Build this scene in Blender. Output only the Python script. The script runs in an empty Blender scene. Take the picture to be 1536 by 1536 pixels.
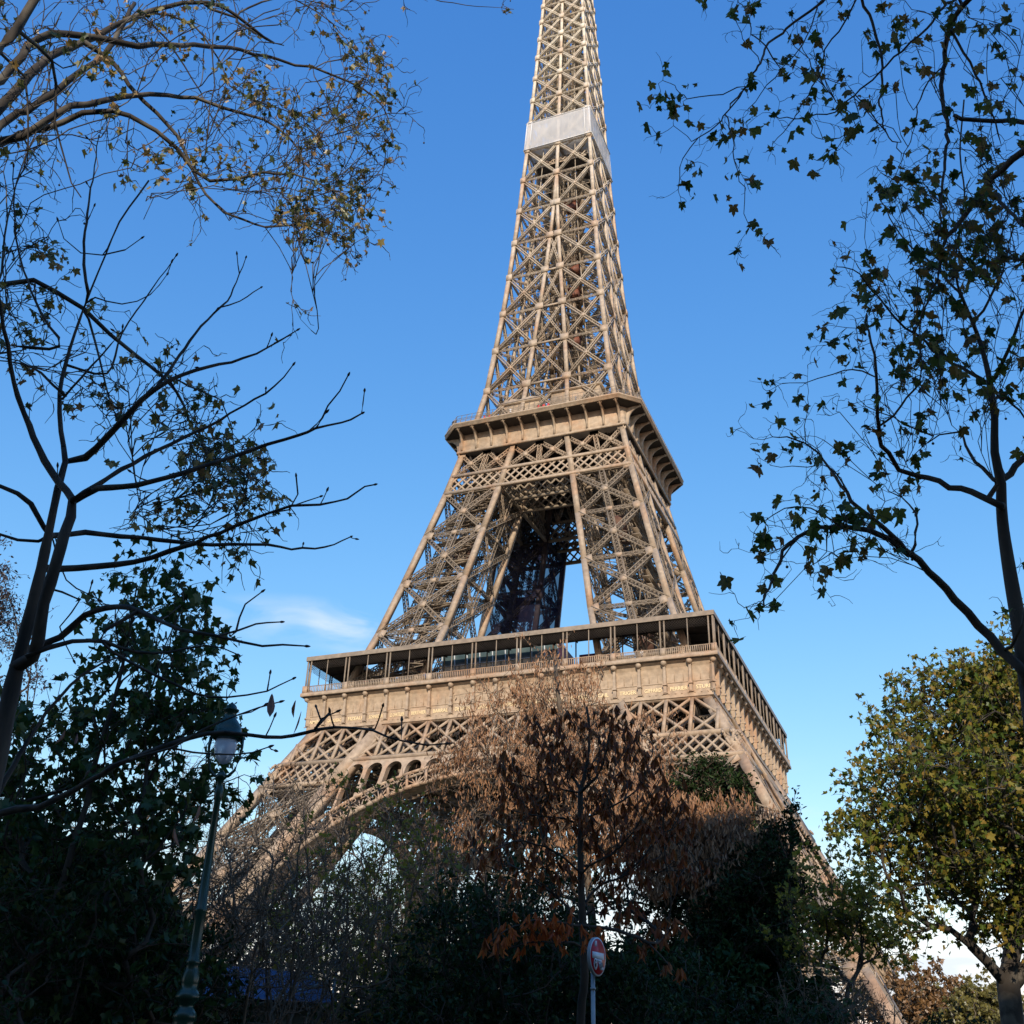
import bpy, math, random
import numpy as np
from mathutils import Vector, Matrix
R = math.radians
SC = bpy.context.scene
COL = SC.collection
rng = np.random.default_rng(7)

# ------------------------------------------------------------------ camera
CAM = np.array([63.057, -183.338, 2.896])
YAW, PITCH, ROLL, FPX = -0.390048, 0.478677, 0.030056, 1601.29   # focal length in pixels of a 1536 px frame
def cam_axes():
    cy, sy, cp, sp = math.cos(YAW), math.sin(YAW), math.cos(PITCH), math.sin(PITCH)
    f = np.array([sy*cp, cy*cp, sp]); r0 = np.array([cy, -sy, 0.0]); u0 = np.cross(r0, f)
    return math.cos(ROLL)*r0+math.sin(ROLL)*u0, -math.sin(ROLL)*r0+math.cos(ROLL)*u0, f
CR, CU, CF = cam_axes()
cd = bpy.data.cameras.new('camera'); cam = bpy.data.objects.new('camera', cd); COL.objects.link(cam)
M = Matrix([[CR[0], CU[0], -CF[0], CAM[0]], [CR[1], CU[1], -CF[1], CAM[1]], [CR[2], CU[2], -CF[2], CAM[2]], [0, 0, 0, 1]])
cam.matrix_world = M
cd.sensor_width = 36; cd.sensor_fit = 'HORIZONTAL'; cd.lens = 36*FPX/1536; cd.clip_start = 0.1; cd.clip_end = 9000
SC.camera = cam

# ------------------------------------------------------------------ light
SUN_EL, SUN_AZ = 23.2, 18.0           # azimuth measured from -Y towards +X
sdir = np.array([math.sin(R(SUN_AZ))*math.cos(R(SUN_EL)), -math.cos(R(SUN_AZ))*math.cos(R(SUN_EL)), math.sin(R(SUN_EL))])
sl = bpy.data.lights.new('sun', 'SUN'); sl.energy = 2.7; sl.angle = R(0.5); sl.color = (1.0, 0.86, 0.68)
so = bpy.data.objects.new('sun', sl); COL.objects.link(so)
so.rotation_euler = Vector(sdir).to_track_quat('Z', 'Y').to_euler()
W = bpy.data.worlds.new('World'); SC.world = W; W.use_nodes = True
nt = W.node_tree; N = nt.nodes; L = nt.links
for n in list(N): N.remove(n)
wo = N.new('ShaderNodeOutputWorld'); bg = N.new('ShaderNodeBackground'); L.new(bg.outputs[0], wo.inputs[0])
sk = N.new('ShaderNodeTexSky'); sk.sky_type = 'NISHITA'; sk.sun_disc = False
sk.sun_elevation = R(SUN_EL); sk.sun_rotation = math.atan2(sdir[0], sdir[1])
sk.air_density = 1.0; sk.dust_density = 0.15; sk.ozone_density = 2.2; sk.altitude = 50
hs = N.new('ShaderNodeHueSaturation'); hs.inputs['Saturation'].default_value = 1.30; hs.inputs['Value'].default_value = 1.32
gg = N.new('ShaderNodeGamma'); gg.inputs[1].default_value = 0.74; L.new(sk.outputs[0], gg.inputs[0]); L.new(gg.outputs[0], hs.inputs['Color'])
# thin clouds low over the horizon
tc = N.new('ShaderNodeTexCoord'); mp = N.new('ShaderNodeMapping'); mp.inputs['Scale'].default_value = (2.2, 2.2, 9.0)
L.new(tc.outputs['Generated'], mp.inputs['Vector'])
nz = N.new('ShaderNodeTexNoise'); nz.inputs['Scale'].default_value = 1.7; nz.inputs['Detail'].default_value = 8; nz.inputs['Roughness'].default_value = 0.6
L.new(mp.outputs[0], nz.inputs['Vector'])
r1 = N.new('ShaderNodeMapRange'); r1.inputs['From Min'].default_value = 0.52; r1.inputs['From Max'].default_value = 0.80
L.new(nz.outputs['Fac'], r1.inputs['Value'])
sx = N.new('ShaderNodeSeparateXYZ'); L.new(tc.outputs['Generated'], sx.inputs[0])
r2 = N.new('ShaderNodeMapRange'); r2.inputs['From Min'].default_value = 0.14; r2.inputs['From Max'].default_value = 0.26
r2.inputs['To Min'].default_value = 1.0; r2.inputs['To Max'].default_value = 0.0
L.new(sx.outputs['Z'], r2.inputs['Value'])
mm = N.new('ShaderNodeMath'); mm.operation = 'MULTIPLY'; L.new(r1.outputs[0], mm.inputs[0]); L.new(r2.outputs[0], mm.inputs[1])
# a bright bank of cloud right on the horizon
r3 = N.new('ShaderNodeMapRange'); r3.inputs['From Min'].default_value = 0.02; r3.inputs['From Max'].default_value = 0.17
r3.inputs['To Min'].default_value = 0.75; r3.inputs['To Max'].default_value = 0.0; L.new(sx.outputs['Z'], r3.inputs['Value'])
nm = N.new('ShaderNodeMath'); nm.operation = 'MULTIPLY'; nm.inputs[1].default_value = 1.7; L.new(nz.outputs['Fac'], nm.inputs[0])
m3 = N.new('ShaderNodeMath'); m3.operation = 'MULTIPLY'; L.new(r3.outputs[0], m3.inputs[0]); L.new(nm.outputs[0], m3.inputs[1])
ma = N.new('ShaderNodeMath'); ma.operation = 'ADD'; ma.use_clamp = True; L.new(mm.outputs[0], ma.inputs[0]); L.new(m3.outputs[0], ma.inputs[1])
def cloud(px, py, wa, wb, amt, tilt, prev):
    c = CF+(px-768)/FPX*CR-(py-768)/FPX*CU; c /= np.linalg.norm(c); h_ = np.cross(c, (0, 0, 1)); h_ /= np.linalg.norm(h_); v_ = np.cross(h_, c); a_ = math.cos(tilt)*h_+math.sin(tilt)*v_; b_ = math.cos(tilt)*v_-math.sin(tilt)*h_
    acc = None
    for ax, w in ((a_, wa), (b_, wb)):
        d = N.new('ShaderNodeVectorMath'); d.operation = 'DOT_PRODUCT'; d.inputs[1].default_value = tuple(ax/w); L.new(tc.outputs['Generated'], d.inputs[0])
        q = N.new('ShaderNodeMath'); q.operation = 'POWER'; q.inputs[1].default_value = 2; aa = N.new('ShaderNodeMath'); aa.operation = 'ABSOLUTE'; L.new(d.outputs['Value'], aa.inputs[0]); L.new(aa.outputs[0], q.inputs[0])
        if acc is None: acc = q
        else: s_ = N.new('ShaderNodeMath'); s_.operation = 'ADD'; L.new(acc.outputs[0], s_.inputs[0]); L.new(q.outputs[0], s_.inputs[1]); acc = s_
    e = N.new('ShaderNodeMapRange'); e.interpolation_type = 'SMOOTHSTEP'; e.inputs['From Min'].default_value = 0; e.inputs['From Max'].default_value = 1; e.inputs['To Min'].default_value = amt; e.inputs['To Max'].default_value = 0; L.new(acc.outputs[0], e.inputs['Value'])
    n_ = N.new('ShaderNodeTexNoise'); n_.inputs['Scale'].default_value = 14; n_.inputs['Detail'].default_value = 8; n_.inputs['Distortion'].default_value = .6; mq = N.new('ShaderNodeMapping'); mq.inputs['Scale'].default_value = (1, 1, 3); L.new(tc.outputs['Generated'], mq.inputs[0]); L.new(mq.outputs[0], n_.inputs[0])
    f = N.new('ShaderNodeMapRange'); f.inputs['From Min'].default_value = .36; f.inputs['From Max'].default_value = .7; L.new(n_.outputs['Fac'], f.inputs['Value'])
    p = N.new('ShaderNodeMath'); p.operation = 'MULTIPLY'; L.new(e.outputs[0], p.inputs[0]); L.new(f.outputs[0], p.inputs[1])
    o = N.new('ShaderNodeMath'); o.operation = 'ADD'; o.use_clamp = True; L.new(prev.outputs[0], o.inputs[0]); L.new(p.outputs[0], o.inputs[1]); return o
ma = cloud(470, 935, .12, .028, .42, .0, ma); ma = cloud(1225, 1275, .05, .022, 1.0, .0, ma); ma = cloud(550, 955, .07, .03, .38, -.2, ma)
mx = N.new('ShaderNodeMixRGB'); mx.inputs[2].default_value = (3.3, 3.6, 3.95, 1)
sp_ = N.new('ShaderNodeSeparateColor'); cb_ = N.new('ShaderNodeCombineColor'); L.new(hs.outputs[0], sp_.inputs[0])
for i_, (a_, p_) in enumerate(((.64, 1.45), (.787, 1.09), (1.52, .634))):
    pw = N.new('ShaderNodeMath'); pw.operation = 'POWER'; pw.inputs[1].default_value = p_; ml = N.new('ShaderNodeMath'); ml.operation = 'MULTIPLY'; ml.inputs[1].default_value = a_
    L.new(sp_.outputs[i_], pw.inputs[0]); L.new(pw.outputs[0], ml.inputs[0]); L.new(ml.outputs[0], cb_.inputs[i_])
L.new(ma.outputs[0], mx.inputs[0]); L.new(cb_.outputs[0], mx.inputs[1]); L.new(mx.outputs[0], bg.inputs['Color'])
bg.inputs['Strength'].default_value = 0.15
SC.view_settings.view_transform = 'Standard'; SC.view_settings.look = 'None'; SC.view_settings.gamma = 1
SC.view_settings.exposure = 0.85
SC.cycles.max_bounces = 5; SC.cycles.transparent_max_bounces = 12
SC.cycles.diffuse_bounces = 3; SC.cycles.glossy_bounces = 2

# ------------------------------------------------------------------ materials
def mat(name, col, rough=0.6, var=None, vscale=1.0, detail=6, bump=0.0, bscale=20, metal=0.0, coords='Object', spec=0.4, stretch=None, lo=.38, hi=.62):
    m = bpy.data.materials.new(name); m.use_nodes = True; t = m.node_tree; b = t.nodes['Principled BSDF']
    b.inputs['Roughness'].default_value = rough; b.inputs['Metallic'].default_value = metal; b.inputs['Specular IOR Level'].default_value = spec
    c = (*col, 1); b.inputs['Base Color'].default_value = c
    tcn = t.nodes.new('ShaderNodeTexCoord'); vec = tcn.outputs[coords]
    if stretch:
        mpn = t.nodes.new('ShaderNodeMapping'); mpn.inputs['Scale'].default_value = stretch; t.links.new(vec, mpn.inputs[0]); vec = mpn.outputs[0]
    if var is not None:
        n = t.nodes.new('ShaderNodeTexNoise'); n.inputs['Scale'].default_value = vscale; n.inputs['Detail'].default_value = detail
        t.links.new(vec, n.inputs['Vector'])
        cr = t.nodes.new('ShaderNodeValToRGB'); cr.color_ramp.elements[0].position = lo; cr.color_ramp.elements[1].position = hi
        cr.color_ramp.elements[0].color = c; cr.color_ramp.elements[1].color = (*var, 1)
        t.links.new(n.outputs['Fac'], cr.inputs[0]); t.links.new(cr.outputs[0], b.inputs['Base Color'])
    if bump:
        n2 = t.nodes.new('ShaderNodeTexNoise'); n2.inputs['Scale'].default_value = bscale; n2.inputs['Detail'].default_value = 5; t.links.new(vec, n2.inputs['Vector'])
        bp = t.nodes.new('ShaderNodeBump'); bp.inputs['Strength'].default_value = bump; t.links.new(n2.outputs['Fac'], bp.inputs['Height']); t.links.new(bp.outputs[0], b.inputs['Normal'])
    return m

def iron_mat(name, dark=1.0, rust=0.5, peel=False, tint=(1, 1, 1)):
    """weathered tower paint: paler towards the top of the tower, orange stains and peeling spots"""
    m = bpy.data.materials.new(name); m.use_nodes = True; t = m.node_tree; b = t.nodes['Principled BSDF']; lk = t.links.new
    b.inputs['Roughness'].default_value = 0.55; b.inputs['Specular IOR Level'].default_value = 0.3
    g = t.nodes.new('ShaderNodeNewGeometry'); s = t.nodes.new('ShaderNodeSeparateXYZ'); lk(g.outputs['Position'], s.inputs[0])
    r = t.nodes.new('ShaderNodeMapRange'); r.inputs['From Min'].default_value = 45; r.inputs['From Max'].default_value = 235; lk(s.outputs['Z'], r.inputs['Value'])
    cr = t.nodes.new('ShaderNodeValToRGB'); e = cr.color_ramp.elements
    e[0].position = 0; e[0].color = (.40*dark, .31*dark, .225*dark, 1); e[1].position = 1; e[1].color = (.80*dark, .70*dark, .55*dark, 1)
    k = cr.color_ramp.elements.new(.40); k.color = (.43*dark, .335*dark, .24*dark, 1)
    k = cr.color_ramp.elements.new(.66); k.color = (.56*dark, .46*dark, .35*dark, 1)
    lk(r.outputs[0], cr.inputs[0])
    n = t.nodes.new('ShaderNodeTexNoise'); n.inputs['Scale'].default_value = .16; n.inputs['Detail'].default_value = 9; n.inputs['Roughness'].default_value = .62
    lk(g.outputs['Position'], n.inputs['Vector'])
    cr2 = t.nodes.new('ShaderNodeValToRGB'); cr2.color_ramp.elements[0].position = .48; cr2.color_ramp.elements[1].position = .66
    cr2.color_ramp.elements[0].color = (0, 0, 0, 1); cr2.color_ramp.elements[1].color = (rust, rust, rust, 1); lk(n.outputs['Fac'], cr2.inputs[0])
    x = t.nodes.new('ShaderNodeMixRGB'); lk(cr2.outputs[0], x.inputs[0]); lk(cr.outputs[0], x.inputs[1]); x.inputs[2].default_value = (.44*dark, .23*dark, .115*dark, 1)
    out = x.outputs[0]
    n3 = t.nodes.new('ShaderNodeTexNoise'); n3.inputs['Scale'].default_value = 1.3; n3.inputs['Detail'].default_value = 7; lk(g.outputs['Position'], n3.inputs['Vector'])
    cr3 = t.nodes.new('ShaderNodeValToRGB'); cr3.color_ramp.elements[0].position = .3; cr3.color_ramp.elements[1].position = .7
    cr3.color_ramp.elements[0].color = (.74, .72, .70, 1); cr3.color_ramp.elements[1].color = (1.14, 1.12, 1.09, 1); lk(n3.outputs['Fac'], cr3.inputs[0])
    y = t.nodes.new('ShaderNodeMixRGB'); y.blend_type = 'MULTIPLY'; y.inputs[0].default_value = 1; lk(out, y.inputs[1]); lk(cr3.outputs[0], y.inputs[2]); out = y.outputs[0]
    if peel:
        n4 = t.nodes.new('ShaderNodeTexNoise'); n4.inputs['Scale'].default_value = 1.0; n4.inputs['Detail'].default_value = 3
        mpn = t.nodes.new('ShaderNodeMapping'); mpn.inputs['Scale'].default_value = (1.0, 1.0, 2.3); lk(g.outputs['Position'], mpn.inputs[0]); lk(mpn.outputs[0], n4.inputs['Vector'])
        cr4 = t.nodes.new('ShaderNodeValToRGB'); cr4.color_ramp.elements[0].position = .69; cr4.color_ramp.elements[1].position = .71
        cr4.color_ramp.elements[0].color = (0, 0, 0, 1); cr4.color_ramp.elements[1].color = (.75, .75, .75, 1); lk(n4.outputs['Fac'], cr4.inputs[0])
        z = t.nodes.new('ShaderNodeMixRGB'); lk(cr4.outputs[0], z.inputs[0]); lk(out, z.inputs[1]); z.inputs[2].default_value = (.17, .10, .07, 1); out = z.outputs[0]
    if tint != (1, 1, 1):
        q = t.nodes.new('ShaderNodeMixRGB'); q.blend_type = 'MULTIPLY'; q.inputs[0].default_value = 1; lk(out, q.inputs[1]); q.inputs[2].default_value = (*tint, 1); out = q.outputs[0]
    lk(out, b.inputs['Base Color'])
    return m
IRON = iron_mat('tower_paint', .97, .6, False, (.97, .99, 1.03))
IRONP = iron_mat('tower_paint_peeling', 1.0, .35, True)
IRONG = iron_mat('tower_paint_greyed', .66, .15, False, (.93, .99, 1.07))  # darker, greyer paint copy standing in for bracing in shadow
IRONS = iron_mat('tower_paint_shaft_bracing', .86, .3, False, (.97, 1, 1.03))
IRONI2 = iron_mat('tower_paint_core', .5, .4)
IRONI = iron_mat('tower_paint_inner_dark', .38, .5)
DARK = mat('dark_soffit', (.035, .028, .025), .8, (.06, .048, .04), .5)  # dark brown, also standing in for shade under the floors and cornice
REDP = mat('dark_red_cladding', (.16, .022, .022), .45, (.11, .02, .02), .6)
GLASSG = mat('grey_green_glazing', (.10, .14, .14), .12, (.05, .08, .09), .35, spec=.8)
GOLD = mat('gilded_letters', (.78, .62, .36), .45)
PALE = mat('pale_grey_tube', (.55, .55, .53), .4)
REDD = mat('dull_brown_cladding', (.14, .08, .055), .6, (.10, .05, .04), 1.2)
BRICKR = mat('faded_red_machinery', (.20, .07, .04), .6, (.12, .05, .035), 1.5)

# ------------------------------------------------------------------ mesh builder
class MB:
    def __init__(s): s.B = []; s.V = []; s.F = []; s.n = 0
    def bar(s, p, q, w, t, n):
        s.B.append((*p, *q, w, t, *n))
    def quad(s, *pts):
        k = s.n; s.V += [tuple(map(float, p)) for p in pts]; s.n += len(pts); s.F.append(tuple(range(k, k+len(pts))))
    def mesh(s, V, F):
        k = s.n; s.V += [tuple(map(float, p)) for p in V]; s.n += len(V); s.F += [tuple(i+k for i in f) for f in F]
    def box(s, a, b):
        (x0, y0, z0), (x1, y1, z1) = a, b
        s.mesh([(x0,y0,z0),(x1,y0,z0),(x1,y1,z0),(x0,y1,z0),(x0,y0,z1),(x1,y0,z1),(x1,y1,z1),(x0,y1,z1)],
               [(3,2,1,0),(4,5,6,7),(0,1,5,4),(1,2,6,5),(2,3,7,6),(3,0,4,7)])
    def lathe(s, prof, c, seg=12, axis=None):
        V = []; F = []
        for r_, z_ in prof:
            for i in range(seg):
                a = 2*math.pi*i/seg; V.append((c[0]+r_*math.cos(a), c[1]+r_*math.sin(a), c[2]+z_))
        for j in range(len(prof)-1):
            for i in range(seg):
                F.append((j*seg+i, j*seg+(i+1) % seg, (j+1)*seg+(i+1) % seg, (j+1)*seg+i))
        F.append(tuple(range(seg))[::-1]); F.append(tuple((len(prof)-1)*seg+i for i in range(seg)))
        s.mesh(V, F)
    def tube(s, pts, rad, seg=6):
        pts = np.asarray(pts, float); rad = np.broadcast_to(np.asarray(rad, float), (len(pts),))
        if len(pts) < 2: return
        T = np.gradient(pts, axis=0); T /= np.linalg.norm(T, axis=1)[:, None]+1e-9
        up = np.array([0.31, .17, .93]); 
        U = np.cross(T, up); U /= np.linalg.norm(U, axis=1)[:, None]+1e-9; Vv = np.cross(T, U)
        a = np.arange(seg)*2*math.pi/seg
        P = pts[:, None]+rad[:, None, None]*(np.cos(a)[None, :, None]*U[:, None]+np.sin(a)[None, :, None]*Vv[:, None])
        F = []
        for j in range(len(pts)-1):
            for i in range(seg):
                F.append((j*seg+i, j*seg+(i+1) % seg, (j+1)*seg+(i+1) % seg, (j+1)*seg+i))
        F.append(tuple((len(pts)-1)*seg+i for i in range(seg)))
        s.mesh(P.reshape(-1, 3), F)
    def build(s, name, material, parent=None, smooth=False):
        V = np.array(s.V, float).reshape(-1, 3); F = list(s.F)
        nb = len(s.B); base = len(V)
        me = bpy.data.meshes.new(name)
        if nb:
            B = np.array(s.B, float); p = B[:, :3]; q = B[:, 3:6]; w = B[:, 6:7]/2; t = B[:, 7:8]/2; n = B[:, 8:11]
            d = q-p; d /= np.linalg.norm(d, axis=1)[:, None]+1e-9
            u = np.cross(d, n); lu = np.linalg.norm(u, axis=1)[:, None]
            alt = np.cross(d, np.array([[.3, .5, .81]])); u = np.where(lu < 1e-4, alt, u); u /= np.linalg.norm(u, axis=1)[:, None]+1e-9
            v = np.cross(u, d)
            C = np.stack([p-u*w-v*t, p+u*w-v*t, p+u*w+v*t, p-u*w+v*t, q-u*w-v*t, q+u*w-v*t, q+u*w+v*t, q-u*w+v*t], 1).reshape(-1, 3)
            f = np.array([(0,1,5,4),(1,2,6,5),(2,3,7,6),(3,0,4,7),(3,2,1,0),(4,5,6,7)])
            FB = (f[None]+(np.arange(nb)*8)[:, None, None]+base).reshape(-1, 4)
            V = np.concatenate([V, C])
        else: FB = np.zeros((0, 4), int)
        ls = [len(x) for x in F]+[4]*len(FB)
        idx = np.concatenate([np.array([i for x in F for i in x], int), FB.ravel()]).astype(np.int32)
        me.vertices.add(len(V)); me.vertices.foreach_set('co', V.astype(np.float32).ravel())
        me.loops.add(len(idx)); me.loops.foreach_set('vertex_index', idx)
        me.polygons.add(len(ls)); st = np.concatenate([[0], np.cumsum(ls)[:-1]]).astype(np.int32)
        me.polygons.foreach_set('loop_start', st); me.polygons.foreach_set('loop_total', np.array(ls, np.int32))
        if smooth: me.polygons.foreach_set('use_smooth', np.ones(len(ls), bool))
        me.update(calc_edges=True); me.validate(); me.materials.append(material)
        o = bpy.data.objects.new(name, me); COL.objects.link(o)
        if parent: o.parent = parent
        return o

def thing(name, label, cat, loc=(0, 0, 0), group=None):
    o = bpy.data.objects.new(name, None); COL.objects.link(o); o.location = loc; o['label'] = label; o['category'] = cat
    o.empty_display_size = .5
    if group: o['group'] = group
    return o
def tag(o, label, cat, group=None):
    o['label'] = label; o['category'] = cat
    if group: o['group'] = group
    return o
def struct(o): o['kind'] = 'structure'; return o

A3 = lambda *a: np.array(a, float)
def lat(mb, p, q, W_, n, depth, pitch, chord=.14, lace=.07, cross=True, sides=True):
    """lattice girder from p to q, W_ wide across n, depth deep along n"""
    p = np.array(p, float); q = np.array(q, float); n = np.array(n, float); n /= np.linalg.norm(n)
    d = q-p; Ln = np.linalg.norm(d); d /= Ln; n = n-d*(n@d); n /= np.linalg.norm(n)+1e-9; u = np.cross(d, n); m = max(1, int(round(Ln/pitch)))
    lay = (-depth/2, depth/2) if depth > 0 else (0,)
    for z in lay:
        for s_ in (-1, 1): mb.bar(p+u*s_*W_/2+n*z, q+u*s_*W_/2+n*z, chord, chord, n)
        for i in range(m):
            a = p+d*Ln*i/m+n*z; b = p+d*Ln*(i+1)/m+n*z; s_ = 1 if i % 2 else -1
            mb.bar(a+u*s_*W_/2, b-u*s_*W_/2, lace, lace, n)
            if cross: mb.bar(a-u*s_*W_/2, b+u*s_*W_/2, lace, lace*.8, n)
    if depth > 0 and sides:
        for s_ in (-1, 1):
            for i in range(m):
                a = p+d*Ln*i/m+u*s_*W_/2; b = p+d*Ln*(i+1)/m+u*s_*W_/2; k = 1 if i % 2 else -1
                mb.bar(a+n*k*depth/2, b-n*k*depth/2, lace, lace, u)
def plate(mb, c, d, n, w, h, t=.12):
    c = np.array(c, float); d = np.array(d, float); d /= np.linalg.norm(d)
    mb.bar(c-d*h/2, c+d*h/2, w, t, n)

# ------------------------------------------------------------------ tower profile (metres, from the iron's own proportions)
HZ = np.array([(0, 59.75), (51.7, 33.9), (57.6, 31.0), (68.3, 27.45), (83, 23.6), (99, 19.65), (104.5, 18.4), (111, 17.05), (117, 15.45), (121.9, 14.4), (127.5, 13.65), (138, 12.6), (148.4, 11.6), (159, 10.75), (169.3, 10.05), (179.3, 9.4), (189.3, 8.85), (199.4, 8.25), (208.5, 7.85), (216.9, 7.45), (225, 7.05), (233, 6.7), (240.1, 6.35), (247, 6.05), (256, 5.65), (276, 4.8)])
IZ = np.array([(0, 45.0), (51.7, 19.4), (57.6, 16.2), (70.4, 13.2), (111, 5.55), (117, 5.1), (127.5, 4.35), (138, 3.5), (148.4, 2.6), (159, 1.75), (169.3, .98), (179.3, .42), (189.3, 0.0), (276, 0.0)])
def H(z): return float(np.interp(z, HZ[:, 0], HZ[:, 1]))
def I(z): return float(np.interp(z, IZ[:, 0], IZ[:, 1]))

tower = thing('lattice_tower', 'very tall brown iron lattice tower with two wide platforms and a white net band', 'tower', (0, 0, 0))
def four(o, parent=tower, children=True):
    """the same part on the other three sides of the tower"""
    out = [o]
    for k in (1, 2, 3):
        c = o.copy(); COL.objects.link(c); c.rotation_euler = (0, 0, k*math.pi/2); c.parent = parent; out.append(c)
        for ch in o.children:
            g = ch.copy(); COL.objects.link(g); g.parent = c
    return out

# corner functions of the leg at (+x,-y); o=outer arris, i=inner
def OO(z, e=.5): a = H(z)-e; return A3(a, -a, z)
def IO(z, e=.5): return A3(I(z)+e*.0, -(H(z)-e), z)
def OI(z, e=.5): return A3(H(z)-e, -I(z), z)
def II(z, e=.5): return A3(I(z), -I(z), z)

def OOb(z): a = H(z)-1.05; return A3(a, -a, z)
def IOb(z): return A3(I(z), -(H(z)-1.05), z)
def OIb(z): return A3(H(z)-1.05, -I(z), z)
def leg_box(mb_ar, mb_lat, zs, aw, dw, dd, pitch, chord, lace, mid=True, inner=True, dia=True, hz=True):
    for f in (OO, IO, OI, II):
        for z0, z1 in zip(zs[:-1], zs[1:]):
            mb_ar.bar(f(z0), f(z1), aw, aw, (0, 1, 0))
    faces = [(OO, IO, (0, -1, 0)), (OO, OI, (1, 0, 0))]
    if inner: faces += [(OI, II, (0, 1, 0)), (IO, II, (-1, 0, 0))]
    for A_, B_, n in faces:
        for k, (z0, z1) in enumerate(zip(zs[:-1], zs[1:])):
            a0, a1, b0, b1 = A_(z0), A_(z1), B_(z0), B_(z1); nn = A3(*n)
            off = nn*.05
            lat(mb_lat, a0+off, b1+off, dw, nn, dd, pitch, chord, lace)
            lat(mb_lat, b0-off, a1-off, dw, nn, dd, pitch, chord, lace)
            if hz: lat(mb_lat, a1, b1, dw*.7, nn, dd*.8, pitch, chord*.8, lace)
            c0, c1 = (a0+b0)/2, (a1+b1)/2
            if mid: lat(mb_lat, c0, c1, dw*1.15, nn, dd, pitch, chord, lace)
            # gusset plates
            w0 = np.linalg.norm(a0-b0); w1 = np.linalg.norm(a1-b1); tt = w0/(w0+w1); cc = c0+(c1-c0)*tt
            e = nn*(dd/2+.1); dirx = (b1-a1)/np.linalg.norm(b1-a1)
            plate(mb_ar, cc+e, c1-c0, nn, dw*1.5, dw*1.5)
            if mid: plate(mb_ar, c1+e, dirx, nn, dw*.9, dw*1.5)
            plate(mb_ar, a1+dirx*aw*.9+nn*aw*.42, a1-a0, nn, aw*1.3, dw*2.0)
            plate(mb_ar, b1-dirx*aw*.9+nn*aw*.42, b1-b0, nn, aw*1.3, dw*2.0)
    if dia:
        for z in zs[1:]:
            p = [OO(z), IO(z), II(z), OI(z)]
            lat(mb_lat, p[0], p[2], dw*.6, (0, 0, 1), dd*.5, pitch*1.2, chord*.7, lace, sides=False)
            lat(mb_lat, p[1], p[3], dw*.6, (0, 0, 1), dd*.5, pitch*1.2, chord*.7, lace, sides=False)

# ---- legs below the first platform
a_, l_ = MB(), MB()
_k = (OO, IO, OI); OO, IO, OI = OOb, IOb, OIb
leg_box(a_, l_, [3.2, 13, 22.5, 32, 41.0], 1.35, 1.1, 1.0, 1.3, .18, .09)
for f in (OO, IO, OI, II): a_.bar(f(41.0), f(51.3), 1.35, 1.35, (0, 1, 0))
for k in range(3):
    z0, z1 = 41.2+k*3.4, 44.6+k*3.4
    lat(l_, OO(z0), II(z1), .7, (1, 1, 0), .6, 1, .14, .08); lat(l_, II(z0), OO(z1), .7, (1, 1, 0), .6, 1, .14, .08)
    lat(l_, OI(z0), II(z1), .7, (0, 1, 0), .6, 1, .14, .08); lat(l_, IO(z0), II(z1), .7, (1, 0, 0), .6, 1, .14, .08)
OO, IO, OI = _k
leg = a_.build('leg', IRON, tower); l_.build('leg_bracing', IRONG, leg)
PST = mat('pale_pier_stone', (.45, .40, .33), .85, (.36, .32, .27), .5, bump=.2, bscale=2)
for f in (OO, IO, OI, II):
    pm = MB(); c = f(2.5); pm.lathe([(3.6, -3.2), (3.6, -1.6), (3.0, -1.5), (2.3, .9), (2.0, 1.2)], (c[0]+.2, c[1]-.2, 2.2), 4); pm.build('masonry_pier', PST, leg)
four(leg)

# ---- legs between the platforms
a_, l_ = MB(), MB()
leg_box(a_, l_, [58.0, 60, 70.4, 80.8, 91.4, 101.2], .98, .78, .7, .82, .15, .075)
for f in (OO, IO, OI, II): a_.bar(f(101.2), f(111.0), .98, .98, (0, 1, 0))
# lift rails and stairs inside each leg
def lerp(a, b, t): return a+(b-a)*t
for u, v in ((.35, .35), (.35, .62), (.62, .35), (.62, .62)):
    g = lambda z: lerp(lerp(OO(z), IO(z), u), lerp(OI(z), II(z), u), v)
    lat(l_, g(58), g(111), .8, (1, 1, 0), .5, .9, .13, .07)
for k in range(34):                                   # zigzag stairs
    z0 = 58+k*1.55; t0, t1 = ((.15, .85) if k % 2 else (.85, .15))
    g = lambda z, t: lerp(lerp(OO(z), OI(z), t), lerp(IO(z), II(z), t), .22)
    p, q = g(z0, t0), g(z0+1.55, t1); l_.bar(p, q, .9, .12, (0, 0, 1)); l_.bar(p+A3(0, 0, 1), q+A3(0, 0, 1), .07, .07, (0, 0, 1))
    if k % 3 == 0:
        l_.bar(g(z0, .12)+A3(0, 0, 0), g(z0, .88), 1.5, .15, (0, 0, 1))
for k in range(70):                                   # service pipes, gangways, cable trays
    z0 = 59+rng.random()*45; u, v, u2, v2 = rng.random(4)*.8+.1; dz = rng.normal()*2.2
    g = lambda z, u, v: lerp(lerp(OO(z), IO(z), u), lerp(OI(z), II(z), u), v)
    l_.bar(g(z0, u, v), g(z0+dz, u2, v2), .1+.12*rng.random(), .1, (0, 0, 1))
uleg = a_.build('upper_leg', IRON, tower); l_.build('upper_leg_bracing', IRONG, uleg)

# lift cabin track box in red-brown
for z in (66, 90):
    cb = MB(); c = lerp(II(z), OO(z), .48); cb.box((c[0]-1.6, c[1]-1.6, z-2.2), (c[0]+1.6, c[1]+1.6, z+2.2))
    cb.build('lift_cabin', REDD, uleg)
four(uleg)

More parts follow.
